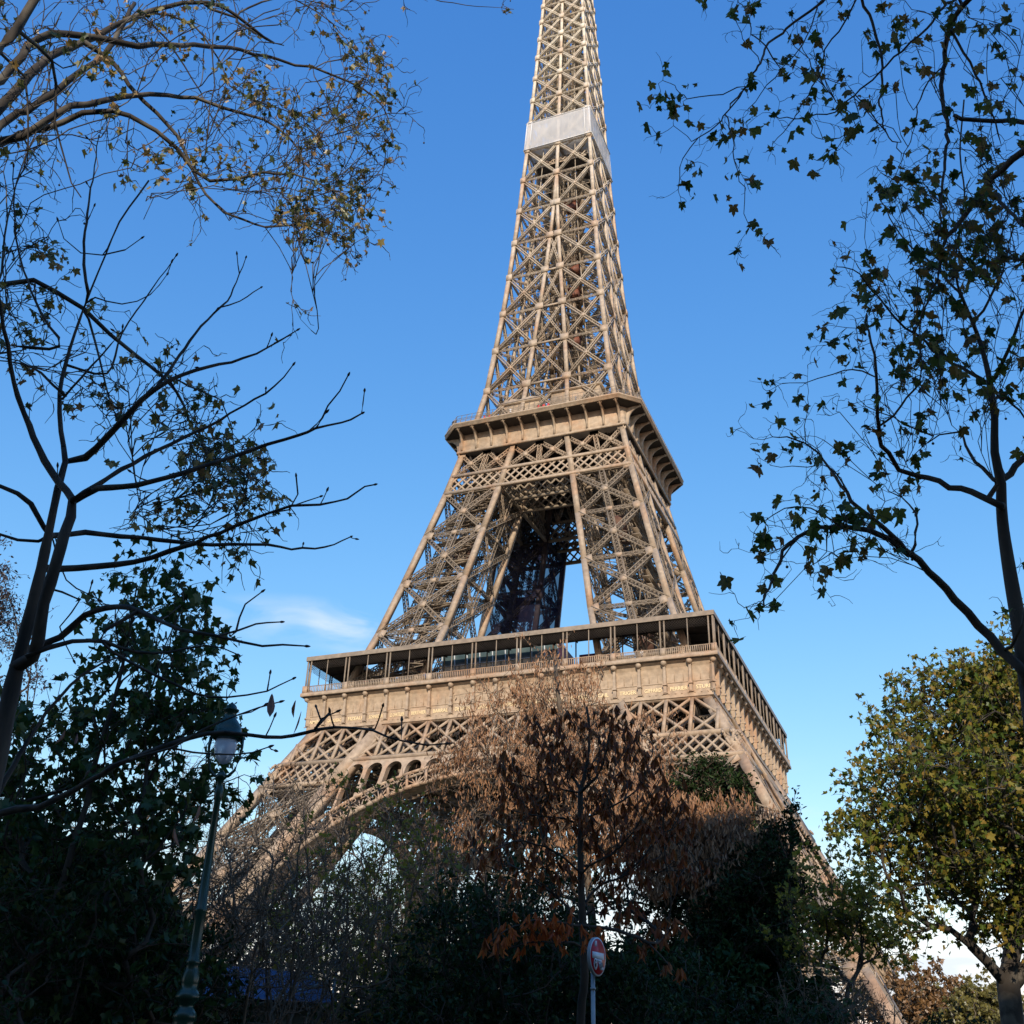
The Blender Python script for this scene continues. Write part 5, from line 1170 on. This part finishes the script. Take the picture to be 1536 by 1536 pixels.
B5 = [([(871, 1188), (894, 1165), (908, 1134), (914, 1106), (925, 1065)], .03, .01, (17.5, 17)), ([(871, 1184), (851, 1157), (829, 1134), (815, 1105), (800, 1080)], .03, .01, (17.5, 17.8)), ([(868, 1240), (846, 1228), (800, 1222), (760, 1215)], .022, .008, (17.5, 16.8)), ([(874, 1390), (840, 1385), (800, 1382), (760, 1395), (735, 1412)], .022, .008, (17.5, 15.8)),
 ([(877, 1389), (942, 1401), (985, 1426), (1013, 1460)], .024, .008, (17.5, 16.5)), ([(877, 1355), (900, 1327), (939, 1310), (985, 1262), (1027, 1228)], .026, .008, (17.5, 18)), ([(872, 1300), (920, 1280), (960, 1230), (990, 1170)], .02, .008, (17.5, 16.8)), ([(872, 1310), (820, 1270), (770, 1262), (730, 1280)], .02, .008, (17.5, 16.5)),
 ([(871, 1230), (920, 1210), (960, 1180), (975, 1140)], .02, .008, 17.5), ([(877, 1400), (840, 1350), (790, 1310), (740, 1290)], .016, .007, (17.5, 18.5)), ([(871, 1190), (830, 1180), (780, 1160), (750, 1140)], .02, .007, 17.5), ([(880, 1110), (860, 1080), (845, 1060)], .012, .006, 17.5)]
tips = []
low = []
for q_, (pts, r0, r1, rg) in enumerate(B5):
    ids = t.path(traced(pts, rg, g, .4), r0, r1, .15, .01); tips += [ids[-1]]+ids[len(ids)//2::4]
    if q_ == 3: low = ids[2:]
low += t.grow([WP(x, y, 16.3+.5*g.random()) for x, y in ((745, 1405), (765, 1385), (790, 1375), (815, 1378), (840, 1380), (860, 1375), (780, 1410), (855, 1400), (830, 1395), (870, 1398), (750, 1395), (800, 1398), (890, 1400), (900, 1412), (740, 1418), (810, 1412), (770, 1420), (845, 1412), (880, 1385), (820, 1368))], .2, .02, .005)
ends = t.grow(inpoly([(760, 1080), (850, 1055), (960, 1085), (1010, 1150), (1040, 1240), (1000, 1300), (960, 1250), (880, 1250), (800, 1230), (750, 1180)], 130, 16.5, 18.5, g)+inpoly([(900, 1240), (1040, 1230), (1060, 1330), (1020, 1400), (940, 1400), (890, 1330)], 50, 17, 19, g)+inpoly([(700, 1230), (800, 1240), (860, 1300), (850, 1350), (720, 1320)], 22, 17, 19, g), .25, .03, .006)
t.mesh('trunk', BARKD, ch, ex=2.5)
def palm(ids, per, o_):
    P0 = []; D = []
    for i in ids:
        for _ in range(per):
            c = t.P[i]+g.normal(size=3)*.10; az = g.random()*6.28; 
            for k in range(6):
                a = az+(k-2.5)*.5; P0.append(c); D.append((math.cos(a)*.45, math.sin(a)*.45, -.85-.2*g.random()))
    return P0, D
P0, D = palm(tips+ends, 3, 0); scatter('crown', LONG, P0, .15, CH_LEAF, ch, .5, .25, D, g)
P0, D = palm(list(g.choice(low, 90)), 1, 0)
if P0: scatter('orange_leaves', LONG, P0, .13, OR_LEAF, ch, .5, .25, D, g)
YEW = ramp_mat('dark_yew_needles', [(.010, .022, .008), (.018, .036, .011), (.034, .058, .018)], .1, gloss=.01)
def conifer(seed, name, label, px, pts, rg, n, nl, grp=None, size=.13, lm=YEW):
    crowned(seed, name, label, 'tree', [WP(px[0], 1600, rg)]+[WP(px[0]+(px[1]-px[0])*k/4, 1540+(pts[0][1]-1540)*k/4, rg) for k in (1, 2, 3, 4)], [lb(x, y, rg, r_, (1, 1, 1.15)) for x, y, r_ in pts], n, OVAL, size, nl, lm, BARKD, (6, .42), .6, -.12, grp, .16, down=-.25, step=.6, twr=.009)
conifer(24, 'yew_tree', 'dark green yew with a pointed top poking up behind the tan ash', (1040, 1045), [(1042, 1143, .3), (1044, 1160, .45), (1046, 1185, .7), (1078, 1170, .35), (1084, 1190, .6), (1115, 1200, .5), (1040, 1215, 1.1), (1100, 1225, .9), (1060, 1280, 1.7), (1100, 1350, 1.9), (1060, 1430, 2.2), (1100, 1500, 2.2)], 36, 330, 30000)
conifer(25, 'yew_tree', 'broad dark green yew at the foot of the right-hand leg of the tower', (1165, 1190), [(1190, 1235, .3), (1180, 1255, .45), (1165, 1290, .75), (1175, 1330, .5), (1140, 1340, 1.1), (1140, 1400, 1.2), (1110, 1420, 1.6), (1120, 1480, 1.6), (1060, 1480, 1.6), (1150, 1460, .8)], 33, 280, 26000)
SY = ramp_mat('small_yellow_leaf', [(.13, .15, .02), (.28, .24, .03), (.40, .31, .045), (.18, .13, .03)], .4, gloss=.02)
crowned(26, 'small_tree', 'small tree with sparse yellow-green leaves between the yew and the big plane', 'tree', [WP(1262, 1600, 30)]+[WP(x, y, 30) for x, y in ((1262, 1530), (1285, 1460), (1292, 1400), (1285, 1350))],
        [lb(1235, 1320, 30, .8), lb(1230, 1370, 30, .9), lb(1280, 1370, 30, 1.0), lb(1310, 1400, 30, .8), lb(1220, 1410, 30, .7), lb(1265, 1420, 30, .9), lb(1300, 1340, 30, .6), lb(1330, 1430, 30, .6)], 90, PLANE_S, .10, 1900, SY, BARKD, (3, .5), .4, .03, None, .06, step=.4, twr=.006)
BR = ramp_mat('dead_brown_leaf', [(.16, .085, .04), (.24, .13, .06), (.11, .06, .03)], .3, gloss=.02)
GR = ramp_mat('dark_ivy_leaf', [(.012, .032, .008), (.022, .05, .012), (.05, .075, .018)], .2, gloss=.02)
def shrub(seed, label, px, rg, top, wid, n, leaf, size, nl, lm, name='bare_shrub', cat='shrub', bark=BARKD, tw=(3, .45), grp=None, stems=5, twr=.006, down=.3):
    g = np.random.default_rng(seed); t = Tree(seed); c = WP(px, 1560, rg); base = A3(c[0], c[1], gz(c[0], c[1])-.1); th = thing(name, label, cat, base, grp)
    zt = WP(px, top, rg)[2]; t.path([base, base+A3(0, 0, .35)], .07, .06, .2)
    for k in range(stems):
        a = 6.28*k/stems+g.random(); q = base+A3(math.cos(a)*wid*.25, math.sin(a)*wid*.25, (zt-base[2])*.45); e = base+A3(math.cos(a)*wid*.45, math.sin(a)*wid*.45, (zt-base[2])*(.75+.2*g.random()))
        t.path([base+A3(0, 0, .3), (base*.6+q*.4)+A3(0, 0, .1), q, e], .03, .01, .25, .02)
    h_ = (zt-base[2]); T = []
    while len(T) < n:
        p = g.normal(size=3); p /= np.linalg.norm(p); p *= g.random()**.4; T.append(base+A3(p[0]*wid*.6, p[1]*wid*.6, h_*(.55+p[2]*.45)))
    ends = t.grow(T, .3, .05, twr); sp = t.twigs(ends, tw[0], tw[1], 5, -.03, twr*.6, 2, .8, wob=.3)
    t.mesh('branches', TWIG if name == 'bare_shrub' else bark, th, ex=2.5)
    if nl:
        k = g.choice(len(sp), nl); scatter('foliage', leaf, np.array([sp[j][0] for j in k])+g.normal(size=(nl, 3))*.05, size, lm, th, down, r_=g)
    return th
shrub(31, 'bare twiggy shrub with dark forked stems right of the lamp post', 440, 21, 1250, 3.0, 200, OVAL, .06, 400, BR, stems=7)
shrub(32, 'bare shrub with small yellow leaves in its top, under the left end of the arch', 520, 26, 1165, 3.6, 180, PLANE_S, .085, 2200, SY, stems=6, twr=.007)
shrub(33, 'bare shrub with thin arching stems just right of the lamp post base', 350, 19, 1280, 2.6, 130, OVAL, .06, 350, BR, stems=6)
shrub(34, 'thin brown shrub with a few yellow leaves between the bare shrubs and the ash', 610, 25, 1215, 3.2, 220, PLANE_S, .08, 1500, SY, stems=6, twr=.007)
shrub(35, 'tangled brown leafless bush below the small yellow-green tree', 1240, 26, 1440, 2.0, 110, OVAL, .06, 500, BR, stems=7)
shrub(36, 'tangled leafless bush beside the foot of the right-hand tower leg', 1300, 29, 1460, 1.6, 70, OVAL, .06, 300, BR, stems=6)
LAUR = [(41, 'dense dark evergreen bush just left of the young chestnut trunk', 800, 21.5, 1260, 3.0, 150), (42, 'dark evergreen bush between the bare shrubs and the one beside the chestnut', 700, 22.5, 1330, 2.4, 150), (43, 'low dark evergreen bush behind the road sign post', 930, 22, 1430, 2.6, 110), (44, 'low dark evergreen bush in the bottom middle, nearest the bare shrubs', 620, 20.5, 1470, 2.0, 80), (45, 'dark evergreen bush at the bottom between the road sign and the yew', 1010, 24, 1400, 2.8, 110),
 (46, 'dark evergreen bush at the bottom left, behind the lamp post base', 215, 19, 1370, 2.4, 130), (47, 'dark evergreen bush in the bottom left corner under the maple', 90, 17.5, 1260, 3.0, 150), (48, 'low dark bush under the leafless bushes at the bottom right', 1190, 24, 1500, 2.4, 80), (49, 'low dark bush at the foot of the big plane tree', 1420, 34, 1528, 3.4, 70)]
for sd, lbl, px, rg, top, wid, n_ in LAUR:
    shrub(sd, lbl, px, rg, top, wid, n_, OVAL, .11, 6200 if n_ > 100 else 3500, GR, 'evergreen_bush', 'bush', stems=5, tw=(4, .4), grp='dark evergreen bushes along the bottom')
HG_ = ramp_mat('dark_hedge_leaf', [(.010, .026, .007), (.018, .042, .010), (.034, .06, .015)], .1, gloss=.01)
def hedge(seed, label, rg, prof, n):
    g = np.random.default_rng(seed); mid = prof[len(prof)//2]; c = WP(mid[0], 1560, rg); base = A3(c[0], c[1], gz(c[0], c[1])-.1); th = thing('hedge', label, 'hedge', base, None)
    xs, ys = [p[0] for p in prof], [p[1] for p in prof]; P0 = []; mb = MB()
    while len(P0) < n:
        x = xs[0]+(xs[-1]-xs[0])*g.random(); r_ = rg+1.6*(g.random()-.5); p = WP(x, 1500, r_); zt = WP(x, np.interp(x, xs, ys)+14*math.sin(x*.05)+9*math.sin(x*.13+1)+g.normal()*9, r_)[2]; z0 = gz(p[0], p[1]); t_ = g.random()**.6
        p[2] = z0+(zt-z0)*t_; P0.append(p)
        if g.random() < .012: mb.tube([A3(p[0], p[1], z0), A3(p[0], p[1], z0)*.5+p*.5+g.normal(size=3)*.12, p], [.03, .02, .008], 5)
    o = mb.build('stems', BARKD, th); o.matrix_parent_inverse = Matrix.Translation(-Vector(th.location)); scatter('foliage', OVAL, P0, .2, HG_, th, .2, r_=g)
hedge(71, 'long dark hedge at the bottom right of the kiosk, behind the road sign', 30, [(560, 1470), (640, 1440), (720, 1400), (850, 1390), (950, 1430), (1080, 1440), (1200, 1470), (1260, 1500)], 30000)
hedge(72, 'tall dark hedge filling the bottom left behind the maple', 24.5, [(-160, 1230), (0, 1240), (120, 1270), (200, 1330), (260, 1430), (300, 1500)], 26000)
hedge(73, 'low dark hedge behind the kiosk, mostly hidden by its blue roof', 31, [(270, 1490), (400, 1512), (560, 1500)], 9000)
# far trees
FB = ramp_mat('far_rust_foliage', [(.16, .085, .035), (.24, .13, .05), (.12, .07, .03)], .2)
FY = ramp_mat('far_yellow_foliage', [(.12, .11, .03), (.20, .17, .04), (.09, .09, .03)], .2)
def far(seed, label, px, py, rg, r_, lm, n_=2600, name='round_tree', lob2=None):
    L2 = [lb(px, py, rg, r_*.75), lb(px-30*r_/6, py+22, rg, r_*.6), lb(px+30*r_/6, py+18, rg+2, r_*.6), lb(px+5, py+45, rg-2, r_*.8)]+(lob2 or [])
    crowned(seed, name, label, 'tree', [WP(px, 1600, rg)]+[WP(px, 1560-k*15, rg) for k in range(4)], L2, 170, PLANE_S, .5, n_*2, lm, BARK, (3, 1.2), .45, 0, 'far trees beyond the tower', .3, step=1.2, twr=.03, thin=.1)
far(51, 'far rust-brown rounded tree right of the tower foot', 1392, 1492, 215, 9.5, FB)
far(52, 'far yellow-green tree nearest the trunk of the big plane', 1484, 1512, 203, 7, FY)
far(53, 'far olive tree half hidden behind the rust-brown one', 1350, 1482, 235, 8, FY, 1500)
far(54, 'small far olive tree standing in front of the rust-brown one, lower right', 1446, 1528, 200, 5, FY, 1500)
DKF = ramp_mat('purplish_dark_leaf', [(.03, .025, .035), (.05, .04, .05), (.04, .035, .03)], .2)
crowned(55, 'dark_leaved_tree', 'purplish dark fine-leaved tree just reaching in at the left edge', 'tree', [WP(-90, 1600, 42)]+[WP(-90, y, 42) for y in (1450, 1250, 1050, 900)], [lb(-20, 890, 42, 1.6), lb(-50, 850, 42, 2.0), lb(-100, 930, 42, 2.6), lb(0, 930, 42, 1.0), lb(-60, 1010, 42, 3)], 160, OVAL, .13, 5200, DKF, BARKD, (4, .7), .5, .02, None, .2, step=.8, twr=.01)
g = np.random.default_rng(56)
def bare_back(seed, label, px, rg, top, wid, n=170):
    shrub(seed, label, px, rg, top, wid, n, OVAL, .10, n*3, BR, 'bare_tree', 'tree', BARK, (4, .9), None, 5, .011)
bare_back(57, 'pale bare tree seen through the maple, left of the lamp post', 190, 40, 1110, 5.5)
bare_back(59, 'bare tree with a dense crown of twigs under the left half of the arch', 545, 44, 1200, 7, 220)
bare_back(60, 'bare tree with purplish dark twigs filling the arch left of the chestnut', 690, 44, 1200, 7, 320)
bare_back(61, 'low bare tree at the foot of the left leg, behind the kiosk', 460, 46, 1285, 7, 190)
bare_back(58, 'bare tree with fine pale twigs in front of the left leg of the tower', 395, 38, 1160, 4.6)

# ================================================================== street furniture
def at(px, py, rg): return WP(px, py, rg)
GREEN = mat('bottle_green_paint', (.007, .028, .016), .25, (.012, .042, .024), 5, spec=.5)
LR = 15.6
h0 = WP(337, 1130, LR); lx, ly = h0[0], h0[1]; lz = gz(lx, ly)
lamp = thing('street_lamp', 'green cast-iron street lamp with a hanging glass globe on the left', 'street lamp', (lx, ly, lz))
def lampz(py): return WP(300, py, LR)[2]-lz      # height on the column of a row of the photograph
zg = lampz(1120); zr = lampz(1163); q0 = lampz(1536)
cm = MB()
cm.lathe([(.34, 0), (.34, .2), (.28, .25), (.26, .3), (.24, 1.2), (.27, 1.26), (.27, 1.34), (.2, 1.42), (.17, q0-.1), (.13, q0), (.15, lampz(1529)), (.155, lampz(1524)), (.13, lampz(1518)), (.095, lampz(1512)), (.10, lampz(1507)), (.155, lampz(1500)), (.165, lampz(1496)), (.14, lampz(1489)), (.105, lampz(1484)), (.115, lampz(1476)), (.12, lampz(1468)), (.095, lampz(1456)), (.08, lampz(1450)), (.095, lampz(1446)), (.095, lampz(1442)), (.075, lampz(1438)), (.072, lampz(1370)), (.082, lampz(1367)), (.082, lampz(1364)), (.068, lampz(1361)), (.043, lampz(1200)), (.058, lampz(1196)), (.06, lampz(1182)), (.046, lampz(1178)), (.046, zr-.04), (.07, zr-.02), (.075, zr+.02), (.04, zr+.07), (.02, zr+.1)], (0, 0, 0), 24)
o = cm.build('column', GREEN, lamp, True)
yk = MB(); rt = CR*1.0; rt[2] = 0; rt /= np.linalg.norm(rt); HG = lampz(1102)-zr
for s_ in (-1, 1):
    P = [(0, 0), (.10, .02), (.175, .10), (.215, .25), (.235, HG*.75), (.225, HG)]; yk.tube([rt*s_*x+A3(0, 0, zr+z) for x, z in P], [.026, .024, .02, .018, .02, .026], 7); sphere(yk, rt*s_*.225+A3(0, 0, zr+.28), .03, 8, 5)
yk.build('yoke', GREEN, lamp, True)
hd = MB(); hz_ = zr+HG; sc_ = (lampz(1048)-hz_)/.54
hd.lathe([(r_*1.22, z*sc_) for r_, z in [(.13, -.05), (.165, -.03), (.195, .0), (.195, .04), (.165, .06), (.16, .12), (.135, .19), (.10, .25), (.075, .29), (.068, .37), (.09, .40), (.095, .42), (.07, .43), (.055, .48), (.02, .52), (.004, .54)]], (0, 0, hz_), 24)
hd.build('lamp_hood', GREEN, lamp, True)
gl = bpy.data.materials.new('frosted_glass'); gl.use_nodes = True; b = gl.node_tree.nodes['Principled BSDF']; b.inputs['Base Color'].default_value = (.80, .84, .97, 1); b.inputs['Roughness'].default_value = .15; b.inputs['Transmission Weight'].default_value = .3; b.inputs['IOR'].default_value = 1.15
gb_ = MB(); gb_.lathe([(.15, 0), (.155, -.06), (.148, -.15), (.118, -.25), (.06, -.32), (.004, -.34)], (0, 0, hz_-.05), 20); gb_.build('globe', gl, lamp, True)

sgc = WP(896.5, 1435, 16); sx_, sy_ = sgc[0], sgc[1]; sz_ = gz(sx_, sy_)
sign = thing('no_entry_sign', 'round red no-entry sign with a white bar and stickers on a grey post', 'road sign', (sx_, sy_, sz_))
zc = sgc[2]-sz_; rs = .252
vw = (CAM-sgc); vw[2] = 0; vw /= np.linalg.norm(vw); rgt = np.cross(A3(0, 0, 1), vw); rgt = rgt if rgt@CR > 0 else -rgt
nrm = math.cos(R(63))*vw+math.sin(R(64))*rgt; tan_ = math.cos(R(64))*rgt-math.sin(R(64))*vw; upv = A3(0, 0, 1)
def disc(mb, r_, off0, off1, seg=40, cx=0, cz=0, sq=1.0):
    c = A3(0, 0, zc); ring = lambda off: [c+tan_*(cx+r_*math.cos(6.28318*i/seg))+upv*(cz+sq*r_*math.sin(6.28318*i/seg))+nrm*off for i in range(seg)]
    V = ring(off0)+ring(off1); mb.mesh(V, [tuple(range(seg))[::-1], tuple(range(seg, 2*seg))]+[(i, (i+1) % seg, seg+(i+1) % seg, seg+i) for i in range(seg)])
def rect(mb, x0, x1, z0, z1, off0, off1, skew=0):
    c = A3(0, 0, zc); f = lambda x, z, o_: c+tan_*(x+skew*z)+upv*z+nrm*o_
    mb.mesh([f(x0, z0, off0), f(x1, z0, off0), f(x1, z1, off0), f(x0, z1, off0), f(x0, z0, off1), f(x1, z0, off1), f(x1, z1, off1), f(x0, z1, off1)], [(3, 2, 1, 0), (4, 5, 6, 7), (0, 1, 5, 4), (1, 2, 6, 5), (2, 3, 7, 6), (3, 0, 4, 7)])
GALV = mat('galvanised_steel', (.36, .37, .38), .45, (.28, .29, .30), 4, metal=.3)
WHT = mat('reflective_white', (.72, .74, .78), .4); RED = mat('sign_red', (.50, .012, .02), .35); BLK = mat('sticker_black', (.02, .02, .022), .5); GRY = mat('worn_sticker', (.42, .44, .50), .6, (.6, .62, .66), 12)
m = MB(); disc(m, rs, -.04, 0); m.build('sign_plate', GALV, sign)
m = MB(); disc(m, rs-.004, .001, .003); m.build('white_rim', WHT, sign)
m = MB(); disc(m, rs-.022, .004, .006); m.build('red_face', RED, sign)
m = MB(); rect(m, -.18, .18, -.03, .055, .007, .009); m.build('white_bar', WHT, sign)
m = MB(); disc(m, .058, .0095, .0105, 18, -.085, -.10, 1.3); m.build('sticker', GRY, sign)
m = MB(); rect(m, -.06, .10, -.07, -.032, .0095, .011, -.3); rect(m, -.03, .10, -.165, -.072, .0095, .0112, -.45); m.build('torn_sticker', GRY, sign)
m = MB(); rect(m, -.12, -.055, .125, .2, .007, .008, .1); m.build('peeled_patch', GRY, sign)
m = MB(); disc(m, .034, .0113, .0122, 16, -.085, -.09, 1.5); m.build('sticker_mark', BLK, sign)
m = MB()
for q_ in range(9): rect(m, -.015+.013*q_, -.009+.013*q_, -.15+.004*q_, -.09+.003*q_, .0120, .0128, -.45)
m.build('sticker_scribble', BLK, sign)
m = MB(); disc(m, .012, .0126, .0132, 10, -.085, -.08, 1.3); m.build('sticker_dot', WHT, sign)
m = MB(); m.lathe([(.03, -.2), (.03, zc+.2)], -nrm*.075, 12); m.build('post', GALV, sign)
m = MB()
for z in (zc+.12, zc-.14, zc-.42): m.lathe([(.04, 0), (.04, .03)], -nrm*.075+A3(0, 0, z), 12); m.bar(-nrm*.075+A3(0, 0, z+.015), -nrm*.03+A3(0, 0, z+.015)-tan_*.06, .03, .02, (0, 0, 1))
m.build('clamp', GALV, sign)

# kiosk with a blue corrugated roof
BLUE = mat('blue_painted_sheet', (.05, .10, .22), .4, (.08, .14, .28), 3)
kw = mat('weathered_cream_wall', (.42, .38, .30), .85, (.27, .23, .17), 1.3, bump=.2)
kA, kB = WP(235, 1500, 24), WP(480, 1500, 25.4); kA[2] = kB[2] = 0; kd = (kB-kA)/np.linalg.norm(kB-kA); kn = np.cross(kd, A3(0, 0, 1)); kn = kn if kn@(CAM-kA) > 0 else -kn; kL = np.linalg.norm(kB-kA)
kz = gz(kA[0], kA[1]); kb = A3(kA[0], kA[1], kz)
kio = thing('kiosk', 'low cream kiosk with a blue ribbed metal roof behind the bare shrubs', 'kiosk', kb)
zr0, zr1 = WP(400, 1500, 24.7)[2]-kz, WP(400, 1472, 25)[2]-kz
def kp(u, v, z): return kd*u-kn*v+A3(0, 0, z)
m = MB()
nrib = 9
for i in range(nrib):
    t0, t1 = i/nrib, (i+.62)/nrib; v0, v1 = -.45+1.5*t0, -.45+1.5*t1; za, zb2 = zr0+(zr1-zr0+.28)*t0, zr0+(zr1-zr0+.28)*t1; t2 = (i+1)/nrib; v2 = -.45+1.5*t2; zc2 = zr0+(zr1-zr0+.28)*t2
    m.quad(kp(-.3, v0, za), kp(kL+.2, v0, za), kp(kL+.2, v1, zb2+.05), kp(-.3, v1, zb2+.05)); m.quad(kp(-.3, v1, zb2+.05), kp(kL+.2, v1, zb2+.05), kp(kL+.2, v2, zc2), kp(-.3, v2, zc2))
m.quad(kp(-.3, 1.05, zr1+.28), kp(kL+.2, 1.05, zr1+.28), kp(kL+.2, 3.4, zr1-.1), kp(-.3, 3.4, zr1-.1)); m.quad(kp(-.3, -.45, zr0), kp(-.3, 1.05, zr1+.28), kp(-.3, 3.4, zr1-.1), kp(-.3, 3.4, zr0-.1)); m.quad(kp(kL+.2, -.45, zr0), kp(kL+.2, 3.4, zr0-.1), kp(kL+.2, 3.4, zr1-.1), kp(kL+.2, 1.05, zr1+.28))
m.quad(kp(-.3, -.45, zr0-.01), kp(-.3, 3.4, zr0-.11), kp(kL+.2, 3.4, zr0-.11), kp(kL+.2, -.45, zr0-.01))
m.build('roof', BLUE, kio)
m = MB()
c8 = [kp(0, 0, -.1), kp(kL-.1, 0, -.1), kp(kL-.1, 3, -.1), kp(0, 3, -.1), kp(0, 0, zr0-.02), kp(kL-.1, 0, zr0-.02), kp(kL-.1, 3, zr0-.02), kp(0, 3, zr0-.02)]
m.mesh(c8, [(0, 1, 5, 4), (1, 2, 6, 5), (2, 3, 7, 6), (3, 0, 4, 7)]); m.build('wall', kw, kio)
m = MB()
for u in (.5, 1.9, 3.3):
    if u+1.1 < kL: a = kp(u, -.03, .95); m.mesh([kp(u, -.03, .95), kp(u+1.1, -.03, .95), kp(u+1.1, -.03, zr0-.5), kp(u, -.03, zr0-.5)], [(0, 1, 2, 3)])
m.build('shutter', mat('dark_shutter', (.05, .05, .055), .6), kio)
m = MB(); m.bar(kp(kL+.1, -.4, -.1), kp(kL+.1, -.4, zr1+.5), .05, .05, (0, 1, 0)); m.bar(kp(kL-1.6, -.4, zr0-.1), kp(kL+.1, -.4, zr1+.1), .04, .04, (0, 1, 0)); m.build('roof_bracket', GALV, kio)

# unseen apartment row added behind the camera to keep the foreground in shade
st = mat('limestone_wall', (.42, .38, .31), .85, (.36, .32, .26), .3); zn = mat('zinc_roof', (.20, .22, .25), .5); wg = mat('dark_window_glass', (.03, .035, .04), .15)
su = A3(sdir[0], sdir[1], 0); su /= np.linalg.norm(su); sd = A3(-su[1], su[0], 0)
def block(off, wid, hgt, dist, lbl):
    c = CAM+su*dist+sd*off; c[2] = 0; th = thing('apartment_block', lbl, 'building', c, 'apartment blocks across the street')
    f = lambda u, v, z: sd*u+su*v+A3(0, 0, z)
    def bx(mb, u0, u1, v0, v1, z0, z1): mb.mesh([f(u0, v0, z0), f(u1, v0, z0), f(u1, v1, z0), f(u0, v1, z0), f(u0, v0, z1), f(u1, v0, z1), f(u1, v1, z1), f(u0, v1, z1)], [(3, 2, 1, 0), (4, 5, 6, 7), (0, 1, 5, 4), (1, 2, 6, 5), (2, 3, 7, 6), (3, 0, 4, 7)])
    w = MB(); bx(w, -wid/2, wid/2, 0, 13, 0, hgt-5); bx(w, -wid/2, wid/2, -.5, -.003, hgt-5.6, hgt-5.1); w.build('wall', st, th)
    r_ = MB(); h_ = wid/2; r_.mesh([f(-h_, .01, hgt-5+.003), f(h_, .01, hgt-5+.003), f(h_, 13, hgt-5+.003), f(-h_, 13, hgt-5+.003), f(-h_+.5, 2, hgt), f(h_-.5, 2, hgt), f(h_-.5, 11, hgt), f(-h_+.5, 11, hgt)], [(4, 5, 6, 7), (0, 1, 5, 4), (1, 2, 6, 5), (2, 3, 7, 6), (3, 0, 4, 7)]); r_.build('roof', zn, th)
    w0 = None
    for k in range(7):
        for i in range(6):
            if w0 is None: mm_ = MB(); bx(mm_, -.6, .6, -.08, -.004, 0, 2.2); w0 = mm_.build('window', wg, th); c_ = w0
            else: c_ = w0.copy(); COL.objects.link(c_); c_.parent = th
            c_.location = Vector(f(-wid/2+wid*(i+.5)/6, 0, 1.6+k*3.9))
for k, (off, hh) in enumerate(((-66, 36), (-33, 38), (0, 38), (33, 43), (66, 40))):
    block(off, 32.9, hh, 30, ['stone apartment block with zinc roof at the left end of the row behind', 'stone apartment block with a zinc roof, second from the left behind the viewer', 'stone apartment block with a zinc roof, straight behind the viewer', 'stone apartment block with a zinc roof, second from the right behind the viewer', 'stone apartment block with zinc roof at the right end of the row behind'][k])
#@@END

# ------------------------------------------------------------------ ground
gm = mat('dry_autumn_grass', (.055, .06, .03), .95, (.11, .085, .05), .15, bump=.4, bscale=3)
def GZ(x, y):
    d = math.hypot(x-CAM[0], y-CAM[1]); t = min(1, max(0, (d-20)/90)); return 1.28*(1-t*t*(3-2*t))
gb = MB(); gx = sorted(set([-4000, -1500, -600]+list(range(-200, 301, 12))+[600, 1500, 4000])); gy = sorted(set([-4000, -1500, -600]+list(range(-320, 201, 12))+[600, 1500, 4000]))
gb.mesh([(x, y, GZ(x, y)) for y in gy for x in gx], [(j*len(gx)+i, j*len(gx)+i+1, (j+1)*len(gx)+i+1, (j+1)*len(gx)+i) for j in range(len(gy)-1) for i in range(len(gx)-1)])
struct(gb.build('ground', gm, None, True))
